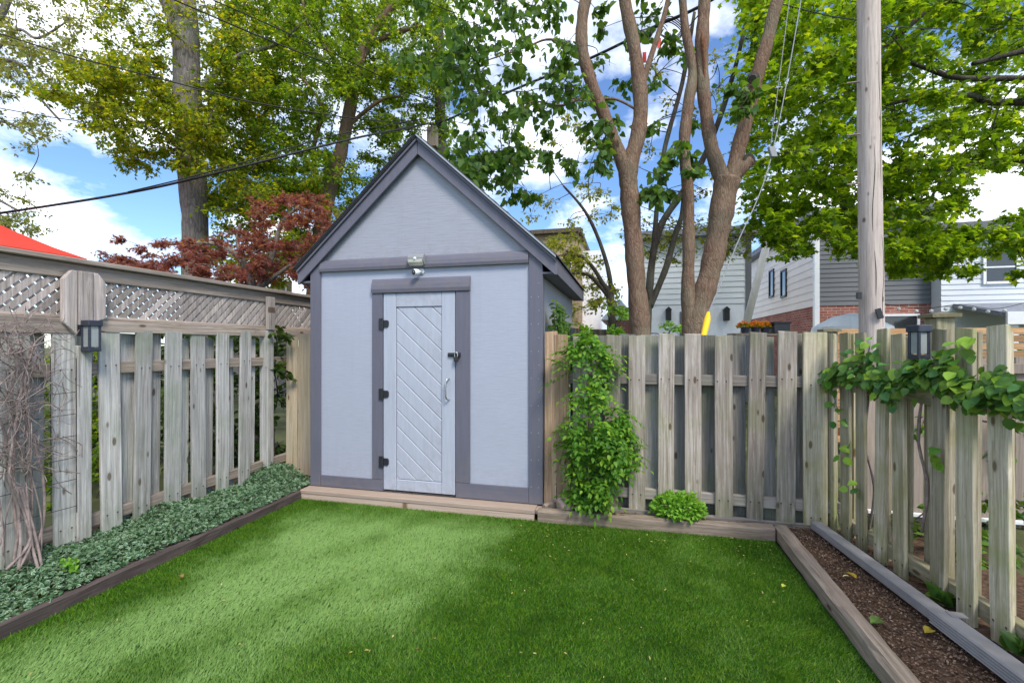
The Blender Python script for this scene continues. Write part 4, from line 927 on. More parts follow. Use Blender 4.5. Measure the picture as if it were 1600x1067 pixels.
# fallen leaves
for px_, py_, z_, sz, rot, lab in ((1338, 905, 0.1, 0.085, 0.4, 'pale yellow fallen leaf lying on mulch in middle of the bed'), (1328, 902, 0.1, 0.04, 1.6, 'tiny cream fallen leaf beside larger yellow one on mulch'),
                                    (1445, 990, 0.1, 0.08, -0.9, 'bright yellow fallen leaf on mulch near the downspout'), (1360, 975, 0.1, 0.1, -1.0, 'green fallen leaf on mulch beside the timber edging'),
                                    (1222, 918, 0.036, 0.045, -0.7, 'yellow fallen leaf on turf near the right edging'), (285, 903, 0.036, 0.055, 1.2, 'curled brown leaf lying on the pale turf')):
    d = F * (CH - z_) / (py_ - HZ); p = PT(px_, py_, d)
    tv = L_OVATE[0].copy(); tv[:, 0] *= 0.75; tv[:, 2] *= 1.6
    me = bpy.data.meshes.new('fallen_leaf'); me.from_pydata([tuple(q) for q in tv], [], [tuple(int(i) for i in t) for t in L_OVATE[1]])
    me.materials.append(M_leaf_one('fallen_' + lab.split()[0], {'pale': (0.5, 0.36, 0.03), 'tiny': (0.55, 0.45, 0.2), 'bright': (0.5, 0.4, 0.05), 'green': (0.12, 0.2, 0.04), 'yellow': (0.38, 0.42, 0.06), 'curled': (0.3, 0.16, 0.07)}[lab.split()[0]], 0.1))
    tag(inst('fallen_leaf', me, (p.x, p.y, z_ + 0.006), None, (0.1, 0.15, rot), (sz, sz, sz)), lab, 'leaf')
for px_, py_, lab, d in ((1480, 938, 'small leafy weed between downspout and mossy fence', 2.5), (1592, 1030, 'leafy green weed at the bottom corner outside the fence', 2.1)):
    w = thing('weed', lab, 'plant', PT(px_, py_, d)); n = 26; c = np.array(tuple(PT(px_, py_, d))); c[2] = 0.1
    a = rng.uniform(0, 6.28, n); yd = np.stack([np.cos(a), np.sin(a), rng.uniform(0.5, 1.6, n)], 1)
    V, T = scatter(L_OVATE, c + rng.normal(size=(n, 3)) * [0.015, 0.015, 0.004], yd, np.c_[rng.normal(size=(n, 2)) * 0.5, np.ones(n)], rng.uniform(0.06, 0.12, n)); np_obj('foliage', V, T, lf_kiwi, w)

# ------------------------------------------------------------------ buildings beyond the fences
def M_siding(name, c, rough=0.6): return M_plain(name, c, rough, 0.3, var=0.06, scale=1.2)
def M_brick(name, a, b_, mortar, sc=1.0):
    m, nt, b = new_mat(name, 0.9, 0.15); tc = nd(nt, 'ShaderNodeTexCoord').outputs['Object']
    s = nd(nt, 'ShaderNodeSeparateXYZ', {0: tc}); v = nd(nt, 'ShaderNodeCombineXYZ', {0: mth(nt, 'ADD', s.outputs[0], s.outputs[1]), 1: s.outputs[2]}).outputs[0]
    br = nd(nt, 'ShaderNodeTexBrick', {'Vector': v, 'Color1': c4(a), 'Color2': c4(b_), 'Mortar': c4(mortar), 'Scale': 1.0, 'Mortar Size': 0.008, 'Brick Width': 0.215 * sc, 'Row Height': 0.075 * sc})
    c = mixc(nt, mrange(nt, noise(nt, tc, 1.5, 3), 0.4, 0.65, 0, 0.5), br.outputs[0], tuple(x * 0.6 for x in a)); setcol(nt, b, c)
    bump(nt, b, br.outputs[1], -0.4, 0.01); return m
m_sw = M_siding('siding_white', (0.62, 0.66, 0.7)); m_sg = M_siding('siding_grey', (0.15, 0.157, 0.17)); m_sb = M_siding('siding_beige', (0.78, 0.73, 0.67)); m_slg = M_siding('siding_light_grey', (0.72, 0.75, 0.77))
m_stucco = M_plain('stucco_white', (0.8, 0.82, 0.86), 0.8, 0.2, var=0.05, scale=8, bmp=0.2)
m_brickr = M_brick('brick_red', (0.28, 0.085, 0.06), (0.4, 0.16, 0.12), (0.4, 0.36, 0.33)); m_brickt = M_brick('brick_tan', (0.32, 0.22, 0.13), (0.4, 0.29, 0.18), (0.4, 0.35, 0.28))
m_pane = M_plain('window_glass', (0.03, 0.035, 0.04), 0.08, 0.7, var=0.2, scale=2)
m_shing = M_plain('shingle_grey', (0.22, 0.24, 0.28), 0.9, 0.2, var=0.3, scale=14, bmp=0.5)
def clap(mb, p0, p1, z0, z1, nrm, pitch=0.11):
    p0, p1, nrm = Vector((*p0, 0)), Vector((*p1, 0)), Vector((*nrm, 0)); z = z0
    while z < z1 - 0.01:
        zt_ = min(z + pitch, z1); a, b = nrm * 0.022, nrm * 0.004; U = Vector((0, 0, 1))
        mb.add([p0 + a + U * z, p1 + a + U * z, p1 + b + U * zt_, p0 + b + U * zt_, p0 + U * z, p1 + U * z], [(0, 1, 2, 3), (4, 5, 1, 0)]); z = zt_
def window(parent, xc, y, z0, z1, w, nx=0, mull=1, mat=None):
    """window in a wall facing -Y (nx=0) or facing -X (nx=1)"""
    fr_ = MB(); t = 0.06; mat = mat or m_white
    def B(u0, u1, d0, d1, a, b):
        if nx: return (y + d0, y + d1, u0, u1, a, b)      # y is the wall's X here
        return (u0, u1, y + d0, y + d1, a, b)
    fr_.box(*B(xc - w / 2 - t, xc - w / 2, -0.06, 0.02, z0 - t, z1 + t)); fr_.box(*B(xc + w / 2, xc + w / 2 + t, -0.06, 0.02, z0 - t, z1 + t))
    fr_.box(*B(xc - w / 2, xc + w / 2, -0.06, 0.02, z1, z1 + t)); fr_.box(*B(xc - w / 2, xc + w / 2, -0.07, 0.02, z0 - t, z0))
    for k in range(mull): zc = z0 + (z1 - z0) * (k + 1) / (mull + 1); fr_.box(*B(xc - w / 2, xc + w / 2, -0.045, 0.0, zc - 0.02, zc + 0.02))
    f = fr_.build('window', mat, parent); MB().box(*B(xc - w / 2, xc + w / 2, -0.03, -0.026, z0, z1)).build('pane', m_pane, f); return f

# white-and-grey house straight behind the trees
GY = 13.5; gx0, gx1 = on_y(1005, GY), on_y(1166, GY)
h1 = thing('white_house', 'white stucco house with pale horizontal siding behind twin tree trunks', 'house', ((gx0 + gx1) / 2, GY, 0))
zs = z_at(1100, 475, Y=GY); zt1 = z_at(1100, 372, Y=GY)
bx('wall', m_stucco, h1, gx0, gx1, GY, GY + 7, 0, zs, 0); mb = MB(); clap(mb, (gx0, GY), (gx1, GY), zs, zt1, (0, -1), 0.15); mb.box(gx0, gx1, GY + 0.001, GY + 7, zs + 0.001, zt1); mb.build('siding', m_slg, h1)
bx('corner_trim', m_sg, h1, gx1 - 0.02, gx1 + 0.12, GY - 0.04, GY + 0.1, 0, zt1)
MB().prism([(gx0 - 0.3, zt1 + 0.002), (gx1 + 0.3, zt1 + 0.002), (gx1 + 0.3, zt1 + 0.2), (gx0 - 0.3, zt1 + 0.2)], fnY, GY - 0.35, GY + 7.3).build('roof', m_shing, h1)
bx('door', m_sg, h1, on_y(1062, GY), on_y(1080, GY), GY - 0.03, GY - 0.002, 0.1, z_at(1070, 487, Y=GY))
for px_ in (1044, 1134):
    x = on_y(px_, GY); o = MB(); zc = z_at(px_, 492, Y=GY); o.box(x - 0.07, x + 0.07, GY - 0.16, GY - 0.02, zc - 0.16, zc + 0.13); o.prism([(x - 0.09, zc + 0.131), (x + 0.09, zc + 0.131), (x, zc + 0.22)], fnY, GY - 0.18, GY - 0.001); o.build('wall_lantern', m_black, h1)
# semi-detached house on the right: beige side, grey front, white neighbour
KX, KY = 5.17, 14.7; zb = 2.62; zt2 = 5.05
h2 = thing('grey_house', 'grey sided house with brick base and beige side wall behind utility pole', 'house', (KX + 2, KY, 0))
x2 = on_y(1470, KY)
mb = MB().box(KX, x2, KY, KY + 7.3, 0, zb - 0.001); mb.build('brick_base', m_brickr, h2)
mb = MB(); clap(mb, (KX, KY + 7.3), (KX, KY), zb, zt2, (-1, 0), 0.22); mb.build('side_siding', m_sb, h2)
mb = MB(); clap(mb, (KX, KY), (x2, KY), zb, zt2, (0, -1), 0.13); mb.build('front_siding', m_sg, h2)
bx('wall_core', m_sg, h2, KX + 0.002, x2, KY + 0.002, KY + 7.28, zb, zt2, 0)
bx('corner_trim', m_white, h2, KX - 0.06, KX + 0.07, KY - 0.06, KY + 0.07, 0.2, zt2)
bx('roof', m_shing, h2, KX - 0.3, x2, KY - 0.35, KY + 7.6, zt2 + 0.002, zt2 + 0.22, 0.02)
for px_ in (1207, 1226): window(h2, on_x(px_, KX), KX, z_at(px_, 462, X=KX), z_at(px_, 424, X=KX), 0.45, 1, 0, m_black)
window(h2, on_y(1406, KY), KY, z_at(1406, 540, Y=KY), z_at(1406, 494, Y=KY), 0.75, 0, 1)
WY = 14.3; wx0, wx1 = on_y(1470, WY), on_y(1780, WY)
h3 = thing('white_sided_house', 'white clapboard house with dark upper window and grey porch roof at right', 'house', ((wx0 + wx1) / 2, WY, 0))
zt3 = z_at(1540, 364, Y=WY)
mb = MB(); clap(mb, (wx0, WY), (wx1, WY), 0, zt3, (0, -1), 0.14); mb.box(wx0, wx1, WY + 0.001, WY + 7, 0, zt3); mb.build('siding', m_sw, h3)
bx('eave', m_sg, h3, wx0 - 0.2, wx1, WY - 0.35, WY + 7.2, zt3 + 0.002, zt3 + 0.24, 0.02)
window(h3, on_y(1562, WY), WY, z_at(1562, 440, Y=WY), z_at(1562, 395, Y=WY), 0.62)
window(h3, on_y(1690, WY), WY, z_at(1562, 440, Y=WY), z_at(1562, 395, Y=WY), 0.62)
pz1, pz0 = z_at(1540, 474, Y=WY), z_at(1540, 489, Y=WY - 1.8)
MB().add([(wx0 + 0.25, WY - 0.03, pz1), (wx1, WY - 0.03, pz1), (wx1, WY - 1.8, pz0), (wx0 + 0.25, WY - 1.8, pz0), (wx0 + 0.25, WY - 0.03, pz1 - 0.1), (wx1, WY - 0.03, pz1 - 0.1), (wx1, WY - 1.8, pz0 - 0.1), (wx0 + 0.25, WY - 1.8, pz0 - 0.1)],
         [(0, 3, 2, 1), (4, 5, 6, 7), (3, 7, 6, 2), (0, 4, 7, 3), (1, 2, 6, 5)]).build('porch_roof', m_shing, h3)
bx('porch_fascia', m_white, h3, wx0 + 0.2, wx1, WY - 1.86, WY - 1.802, pz0 - 0.26, pz0 + 0.02)
for i in range(4): bx('porch_post', m_white, h3, wx0 + 0.35 + i * 1.5, wx0 + 0.47 + i * 1.5, WY - 1.75, WY - 1.63, 0, pz0 - 0.105)
MB().tube(smooth_path([PT(1528, 380, 14.4), PT(1524, 366, 14.3), PT(1522, 352, 14.2), PT(1530, 346, 14.2), PT(1534, 354, 14.2), PT(1526, 360, 14.1), PT(1516, 372, 14.0)], 5), 0.03, 6).build('service_loop', m_black, h3)
# tan brick buildings right of the shed
def block(name, label, px0_, px1_, pytop, Y, mat, depth=6, cornice=True):
    x0, x1 = on_y(px0_, Y), on_y(px1_, Y); zt_ = z_at((px0_ + px1_) / 2, pytop, Y=Y)
    h = thing(name, label, 'building', ((x0 + x1) / 2, Y, 0)); bx('wall', mat, h, x0, x1, Y, Y + depth, 0, zt_, 0)
    if cornice: bx('cornice', m_dkfence, h, x0 - 0.15, x1 + 0.15, Y - 0.2, Y + depth + 0.1, zt_ + 0.002, zt_ + 0.18, 0.01)
    return h, x0, x1, zt_
hA, a0, a1, az = block('brick_building', 'tall tan brick building with brown cornice behind shed roof', 828, 903, 366, 19, m_brickt)
window(hA, (a0 + a1) / 2 + 0.3, 19, az - 2.6, az - 1.2, 0.8)
hB, b0, b1, bz = block('brick_building', 'narrow lower beige building behind the sparse tree beside shed', 903, 938, 392, 21, m_stucco, cornice=False)
hC, c0, c1, cz = block('small_garage', 'small pink brick garage with pale gable between shed and trunks', 948, 988, 500, 17, m_brickr, 4, False)
MB().prism([(c0 - 0.2, cz + 0.002), (c1 + 0.2, cz + 0.002), ((c0 + c1) / 2, cz + 0.75)], fnY, 16.8, 21.2).build('roof', m_sw, hC)
df = thing('dark_fence', 'dark brown board fence between the shed and tree trunks', 'fence', PT(918, 600, 6.4)); dm = board_meshes('board', m_dkfence, 0.135, 0.02, 1.75)
dY = 6.9; xs_ = on_y(884, dY); boards(df, dm, [(xs_ + i * 0.142, dY, 0) for i in range(5)], 0); bx('rail', m_dkfence, df, xs_ - 0.07, xs_ + 0.64, dY + 0.012, dY + 0.05, 1.5, 1.59)
ff = thing('far_fence', 'pale board fence behind the red maple beyond lattice fence', 'fence', PT(380, 560, 11.5)); dm = board_meshes('board', m_beige, 0.2, 0.02, 3.4)
fy0 = 11.8; xs_ = on_y(285, fy0); boards(ff, dm, [(xs_ + i * 0.21, fy0, 0) for i in range(20)], 0); bx('rail', m_beige, ff, xs_ - 0.1, xs_ + 4.1, fy0 + 0.012, fy0 + 0.05, 2.9, 3.0)

# red gazebo at left
gz = thing('gazebo', 'red canvas gazebo canopy rising above the lattice fence', 'gazebo', (-9.55, 3.65, 0))
def pyramid(mb, cx, cy, hw, z0, zp, drop):
    c = [(cx - hw, cy - hw), (cx + hw, cy - hw), (cx + hw, cy + hw), (cx - hw, cy + hw)]; rows = []
    for k in range(7):
        t = k / 6; zz_ = z0 + (zp - z0) * (t ** 1.18); rows.append([(cx + (x - cx) * (1 - t), cy + (y - cy) * (1 - t), zz_) for x, y in c])
    for k in range(6):
        for j in range(4): mb.add([rows[k][j], rows[k][(j + 1) % 4], rows[k + 1][(j + 1) % 4], rows[k + 1][j]], [(0, 1, 2, 3)])
    for j in range(4):
        a, b = rows[0][j], rows[0][(j + 1) % 4]; mb.add([a, b, (b[0], b[1], b[2] - drop), (a[0], a[1], a[2] - drop)], [(3, 2, 1, 0)])
mb = MB(); pyramid(mb, -9.55, 3.65, 1.58, 2.82, 3.92, 0.18); mb.build('canopy', m_canopy, gz)
mb = MB(); pyramid(mb, -9.55, 3.65, 0.8, 3.55, 4.1, 0.07); mb.build('canopy_vent', m_canopy, gz)
for i in (-1, 1):
    for j in (-1, 1): bx('post', m_black, gz, -9.55 + i * 1.5 - 0.04, -9.55 + i * 1.5 + 0.04, 3.65 + j * 1.5 - 0.04, 3.65 + j * 1.5 + 0.04, 0, 2.8)

# ------------------------------------------------------------------ poles, cables
PD = 5.0; pb = PT(1362, 700, PD)
up_ = thing('utility_pole', 'tall pale weathered wooden utility pole behind the right fence', 'pole', (pb.x, pb.y, 0))
mb = MB(); path = [Vector((pb.x, pb.y, -0.1)), PT(1362, 515, PD), PT(1360, 350, PD), PT(1358, 200, PD), PT(1357, 0, PD), PT(1355, -160, PD)]
path = smooth_path(path, 6); mb.tube(path, [0.118 - 0.0006 * i for i in range(len(path))], 20, 0.012); mb.build('shaft', m_pole, up_, smooth=True)
for cxp, ys_ in ((1363, (60, 130, 200, 262, 320)), (1352, (230, 270, 330, 365)), (1368, (370, 420, 470, 512)), (1356, (395, 430, 465)), (1372, (0, 40, 90))):
    pts = []
    for y_ in ys_:
        q = PT(cxp + random.gauss(0, 1.6), y_, PD); cxy = Vector(np.array([np.interp(q.z, [p.z for p in path], [p.x for p in path]), np.interp(q.z, [p.z for p in path], [p.y for p in path])]))
        w = float(np.interp(q.z, [p.z for p in path], [0.118 - 0.0006 * i for i in range(len(path))]))
        side = max(-0.95, min(0.95, ((q.x - cxy.x) * CS + (q.y - cxy.y) * SN) / w)); dpt = math.sqrt(1 - side * side)
        pts.append(Vector((cxy.x + w * (side * CS + dpt * SN), cxy.y + w * (side * SN - dpt * CS), q.z)))
    pth_ = smooth_path(pts, 6); MB().tube(pth_, [0.0008 + 0.003 * math.sin(math.pi * i / (len(pth_) - 1)) for i in range(len(pth_))], 5).build('crack', m_bark3, up_)
for py_ in (128, 210, 287): a = PT(1343, py_, PD - 0.02); MB().tube([a, a + Vector((-0.12, 0.0, 0.0))], 0.009, 6).build('step_bolt', m_twig, up_)
a = PT(1374, 490, PD - 0.14); MB().obox(a, (1, 0, 0.3), (0, 1, 0), (-0.3, 0, 1), 0.05, 0.02, 0.11).build('cable_clamp', m_black, up_)
a = PT(1342, 462, PD - 0.1); MB().obox(a, (1, 0, 0), (0, 1, 0), (0, 0, 1), 0.035, 0.05, 0.07).build('bracket', m_black, up_)
pd2 = 11.0; p2 = PT(688, 500, pd2); up2 = thing('utility_pole', 'dark slender utility pole rising behind the shed roof peak', 'pole', (p2.x, p2.y, 0))
MB().tube([Vector((p2.x, p2.y, 0)), PT(689, 230, pd2), PT(687, 150, pd2), PT(684, -40, pd2)], [0.15, 0.13, 0.125, 0.11], 14).build('shaft', m_bark3, up2, smooth=True)
MB().obox(PT(676, 215, 10.6), (1, 0, 0), (0, 1, 0), (0, 0, 1), 0.22, 0.15, 0.45).build('junction_box', m_beige, up2)
cable('cable', 'thick black cable bundle rising from left edge to the dark pole', [PT(-60, 342, 6.8), PT(75, 322, 6.9), PT(169, 307, 7.0), PT(262, 289, 7.1), PT(400, 255, 7.3), PT(560, 215, 8.2), PT(690, 190, 10.9)], 0.018, m_cable)
cable('cable', 'thin wire twisted just above the thick black bundle', [PT(200, 300, 7.0), PT(300, 276, 7.1), PT(400, 248, 7.3), PT(540, 208, 8.1), PT(688, 182, 10.8)], 0.009, m_cable)
cable('cable', 'black wire crossing the upper left sky in front of grey trunk', [PT(-60, 34, 6.6), PT(105, 86, 6.8), PT(206, 112, 6.9), PT(311, 139, 7.1), PT(400, 161, 7.4), PT(560, 186, 8.4), PT(686, 196, 10.8)], 0.01, m_cable)
cable('cable', 'thin wire at left ending at the grey trunk', [PT(-50, 160, 8), PT(60, 180, 8.2), PT(160, 194, 8.5), PT(280, 202, 8.9)], 0.008, m_cable)
cable('cable', 'wire descending from top centre-left towards the dark pole', [PT(230, -18, 6.5), PT(400, 55, 7.5), PT(512, 100, 8.5), PT(587, 130, 9.5), PT(684, 160, 10.8)], 0.011, m_cable)
cable('cable', 'second wire running above it from the top edge', [PT(300, -14, 6.5), PT(400, 30, 7.5), PT(520, 84, 8.5), PT(650, 146, 10), PT(684, 156, 10.8)], 0.009, m_cable)
cable('cable', 'thick black cable passing behind the twin trunks', [PT(690, 192, 10.8), PT(800, 142, 9), PT(905, 99, 7.8), PT(976, 66, 7.2), PT(1025, 41, 6.8), PT(1089, 13, 6.4), PT(1180, -40, 6)], 0.022, m_cable)
spl = thing('cable_splice', 'black cable splice case with coiled slack between the trunks', 'splice', PT(1000, 62, 7))
MB().tube([PT(982, 66, 6.95), PT(988, 62, 6.95), PT(1012, 54, 6.95), PT(1020, 48, 6.95)], [0.03, 0.085, 0.085, 0.03], 10).build('case', m_black, spl, smooth=True)
mb = MB()
for i in range(4): mb.tube(smooth_path([PT(1020, 48, 6.9), PT(1045, 26 + i * 3, 6.9), PT(1066, 40 + i * 4, 6.9), PT(1052, 60 + i * 2, 6.9), PT(1028, 52, 6.9)], 5), 0.008, 5)
mb.build('slack_loop', m_cable, spl)
for px_, py_, lab in ((1007, 90, 'lower red marker tag hanging from the black cable'), (1030, 68, 'middle red marker tag hanging from the black cable'), (1041, 67, 'right red marker tag nearest to the thin trunk')):
    a = PT(px_, py_, 6.8); o = MB().obox(a, (CS, SN, 0.1), (-SN, CS, 0), (0, 0, 1), 0.055, 0.008, 0.15).build('marker_tag', m_red); tag(o, lab, 'tag')
ga, gb = PT(1262, -60, 5.4), PT(1102, 500, 4.5)
cable('guy_wire', 'grey guy wire slanting down to the yellow guard', [ga, PT(1207, 238, 5.0), PT(1150, 385, 4.72), gb], 0.006, m_cableg)
cable('guy_wire', 'thin parallel wire just beside the guy wire', [PT(1240, -50, 5.4), PT(1203, 236, 5.05)], 0.004, m_cableg)
o = MB().obox(PT(1207, 238, 4.98), (CS, SN, 0), (-SN, CS, 0), (-0.25, 0, 1), 0.07, 0.04, 0.12).build('strain_insulator', m_cableg, bev=0.006); tag(o, 'pale grey insulator block on the guy wire', 'insulator')
yg = MB().tube([PT(1107, 488, 4.45), PT(1105, 500, 4.42), PT(1098, 530, 4.22), Vector((on_y(1092, BY), BY - 0.0, z_at(1092, 552, Y=BY)))], [0.015, 0.032, 0.026, 0.012], 10).build('guy_guard', m_yellow, smooth=True); tag(yg, 'bright yellow plastic guy wire guard hooked over back fence', 'guard')
for a, lab in (([PT(1215, 5, 6), PT(1290, 24, 5.6), PT(1345, 33, 5.1)], 'thin dark wire running left from top of pale pole'), ([PT(1372, 40, 5.1), PT(1480, 46, 6.5), PT(1640, 44, 8)], 'thin dark wire running right from the pale pole through maple')):
    cable('cable', lab, a, 0.006, m_cable)
lnp = MB().tube([PT(1162, 522, 11), PT(1199, 378, 11)], 0.085, 10).build('leaning_pole', m_sb, smooth=True); tag(lnp, 'pale leaning pole propped between the two houses', 'pole')
# string lights over the right fence
sl_pts = [PT(1376, 474, 9.5), PT(1440, 482, 9.3), PT(1500, 476, 9), PT(1560, 482, 8.8), PT(1640, 462, 8.6)]
sg_ = thing('string_lights', 'string of small white globe lights above the right fence', 'lights', sl_pts[0]); pth = smooth_path(sl_pts, 8)
MB().tube(pth, 0.006, 5).build('wire', m_cable, sg_)
bm = bmesh.new(); bmesh.ops.create_icosphere(bm, subdivisions=2, radius=0.035); gm = bpy.data.meshes.new('globe'); bm.to_mesh(gm); bm.free(); gm.materials.append(m_white)
for p in pth[1::3]: inst('globe', gm, p + Vector((0, 0, -0.06)), sg_)
# patio umbrella, planters on a shelf
pu = thing('patio_umbrella', 'white patio umbrella top just above the right fence', 'umbrella', PT(1332, 700, 8.6)); c = PT(1330, 489, 8.6)
mb = MB(); ring = lambda r_, z_: [(c.x + r_ * math.cos(2 * math.pi * i / 16), c.y + r_ * math.sin(2 * math.pi * i / 16), c.z + z_) for i in range(16)]
rows = [ring(0.02, 0), ring(0.3, -0.07), ring(0.62, -0.26), ring(0.64, -0.36)]
for k in range(3):
    for j in range(16): mb.add([rows[k][j], rows[k][(j + 1) % 16], rows[k + 1][(j + 1) % 16], rows[k + 1][j]], [(0, 1, 2, 3)])
mb.build('canopy', m_white, pu); MB().tube([(c.x, c.y, 0), (c.x, c.y, c.z)], 0.025, 8).build('pole', m_white, pu)
SD = 8.0; s0, s1 = PT(1148, 521, SD), PT(1240, 521, SD); sh = thing('plant_shelf', 'low wooden shelf carrying planters behind the back fence', 'shelf', ((s0.x + s1.x) / 2, (s0.y + s1.y) / 2, 0))
t_ = (s1 - s0).normalized(); MB().obox((s0 + s1) / 2 - Vector((0, 0, 0.02)), t_, t_.cross(Vector((0, 0, 1))), (0, 0, 1), 1.15, 0.3, 0.038).build('board', m_timb, sh)
for q in (s0, s1): bx('leg', m_timb, sh, q.x - 0.03, q.x + 0.03, q.y - 0.03, q.y + 0.03, 0, q.z - 0.041)
lf_or = M_leaf('petal_orange', (0.6, 0.12, 0.02), (0.75, 0.26, 0.03), (0.8, 0.45, 0.1), 0.2)
for i, (px_, lab) in enumerate(((1164, 'leftmost pot of orange flowers on the planter shelf'), (1180, 'middle pot of orange flowers on the planter shelf'), (1195, 'pot of orange flowers next to the black planter'))):
    c = PT(px_, 521, SD); t = thing('flower_pot', lab, 'flower pot', c)
    MB().tube([c, c + Vector((0, 0, 0.11))], [0.055, 0.075], 14).build('pot', m_navy, t)
    n = 90; u = unit(rng.normal(size=(n, 3))); u[:, 2] = np.abs(u[:, 2]); V, T = scatter(L_OVATE, np.array(tuple(c)) + [0, 0, 0.11] + u * [0.11, 0.09, 0.08], u, u + rng.normal(size=(n, 3)) * 0.5, rng.uniform(0.03, 0.05, n))
    np_obj('flowers', V, T, lf_or if i != 0 else lf_or, t)
    V, T = scatter(L_OVATE, np.array(tuple(c)) + [0, 0, 0.1] + u * [0.1, 0.09, 0.05], u, rng.normal(size=(n, 3)), rng.uniform(0.03, 0.05, n)); np_obj('foliage', V, T, lf_mid, t)
c = PT(1217, 521, SD); pt_ = thing('planter', 'black rectangular planter box at right end of shelf', 'planter', c)
MB().obox(c + Vector((0, 0, 0.09)), t_, t_.cross(Vector((0, 0, 1))), (0, 0, 1), 0.28, 0.2, 0.17).build('box', m_black, pt_, 0.01); MB().obox(c + Vector((0, 0, 0.185)), t_, t_.cross(Vector((0, 0, 1))), (0, 0, 1), 0.31, 0.23, 0.03).build('rim', m_black, pt_, 0.005)

# ------------------------------------------------------------------ trees
def tree(name, label, base_px, d, limbs, bark, trunk_name='trunk', extra=None):
    b = PT(base_px, 540, d); root = thing(name, label, 'tree', (b.x, b.y, 0)); mb = MB(); skel = []
    for w in limbs: skel += limb(mb, w, d)
    mb.build(trunk_name, bark, root, smooth=True); return root, skel
D = 9.0; gy = 540 + CH * F / D
t1, sk = tree('grey_trunk_tree', 'big tree with thick grey ridged trunk behind lattice fence', 305, D,
    [[(312, gy, 46), (306, 430, 37), (304, 320, 37), (294, 200, 38), (291, 90, 37), (288, 0, 34), (284, -160, 30), (280, -330, 20)], [(289, 80, 22), (270, 30, 19), (254, -20, 17), (230, -160, 14), (200, -300, 8)],
     [(296, 180, 9), (240, 130, 6), (180, 120, 4), (110, 90, 2.5)], [(300, 150, 10), (370, 90, 8), (430, 70, 5), (480, 30, 3)], [(300, 260, 8), (250, 200, 5), (200, 190, 3)]], m_bark1)
cl = fill([(140, 270, 90, 200, 26, 7.6, 10, 0.42), (60, 180, 100, 170, 9, 7.5, 9, 0.35), (180, 290, 200, 262, 12, 7.8, 9.5, 0.34), (250, 345, 130, 265, 14, 7.7, 8.8, 0.36), (160, 300, -60, 60, 12, 8, 10, 0.5), (320, 420, 0, 330, 60, 8, 10.5, 0.45), (150, 270, 60, 180, 14, 8, 10, 0.4), (330, 520, 280, 430, 34, 8.4, 10.5, 0.42), (330, 480, 380, 440, 12, 7.8, 9, 0.35), (120, 600, -320, -40, 40, 8, 11.5, 0.75)], 1.9)
crown(t1, cl, L_LOBE, lf_left, 0.078, 105, sk, m_bark3, hang=0.35)
D = 10.0; gy = 540 + CH * F / D
t2, sk = tree('leaning_tree', 'leafy tree with leaning brown trunk behind left shed roof', 505, D,
    [[(478, gy, 26), (496, 400, 22), (513, 310, 20), (533, 235, 19), (548, 165, 18), (560, 100, 16), (590, 40, 13), (640, -30, 10), (700, -200, 7)], [(548, 165, 9), (520, 90, 7), (480, 40, 5), (470, -40, 4)], [(575, 70, 9), (620, 52, 7), (660, 40, 4)],
     [(505, 350, 9), (490, 240, 7), (503, 170, 5), (470, 120, 3)], [(540, 200, 7), (590, 160, 5), (625, 150, 3)]], m_bark2)
cl = fill([(340, 560, -20, 150, 110, 8.5, 12.5, 0.5), (340, 520, 140, 330, 85, 8.8, 12.5, 0.46), (540, 700, -20, 140, 60, 9, 12.5, 0.45), (430, 560, 260, 400, 24, 9.2, 11, 0.4), (560, 700, 100, 230, 28, 9.5, 12, 0.38), (400, 760, -260, -30, 36, 8.5, 12, 0.8), (540, 660, 180, 330, 26, 10.5, 12, 0.38)], 1.8)
crown(t2, cl, L_LOBE, lf_mid, 0.08, 125, sk, m_bark3, hang=0.35)
# twin brown trunks
D = 5.6; gy = 540 + CH * F / D
ta, ska = tree('forked_tree', 'brown forked tree nearer the shed behind back fence', 998, D,
    [[(1004, gy, 46), (1001, 600, 40), (1001, 522, 36), (995, 450, 32), (990, 380, 31), (984, 310, 32), (982, 265, 32), (996, 215, 26), (1001, 160, 25), (992, 80, 22), (977, 5, 21), (965, -100, 17), (960, -260, 10)],
     [(980, 275, 26), (962, 225, 21), (938, 165, 20), (919, 115, 20), (909, 70, 21), (911, 20, 20), (922, -40, 18), (930, -200, 10)], [(1000, 150, 11), (1012, 105, 10), (1028, 55, 9), (1044, 0, 8), (1060, -100, 5)],
     [(1000, 175, 5), (960, 155, 4), (915, 158, 3), (880, 150, 2)], [(908, 80, 6), (860, 62, 4), (820, 75, 3), (760, 95, 2)], [(930, 140, 5), (880, 165, 4), (830, 160, 3), (800, 195, 2)]], m_bark2)
cl = fill([(700, 800, -10, 120, 26, 5.0, 6.6, 0.3), (700, 830, 100, 300, 40, 5.0, 6.6, 0.28), (810, 900, -10, 190, 24, 5, 6.8, 0.27), (850, 960, 185, 260, 16, 5.2, 6.5, 0.2), (640, 720, -10, 130, 9, 5.4, 6.6, 0.28), (930, 1050, 10, 180, 10, 5.8, 7, 0.22), (650, 1050, -250, -30, 34, 5, 7, 0.5), (750, 820, 220, 300, 10, 5.2, 6.2, 0.2)], 1.1)
crown(ta, cl, L_HEART, lf_cat, 0.088, 26, ska, m_bark3, hang=0.8, up=0.5, twig=5, twig_r=0.003)
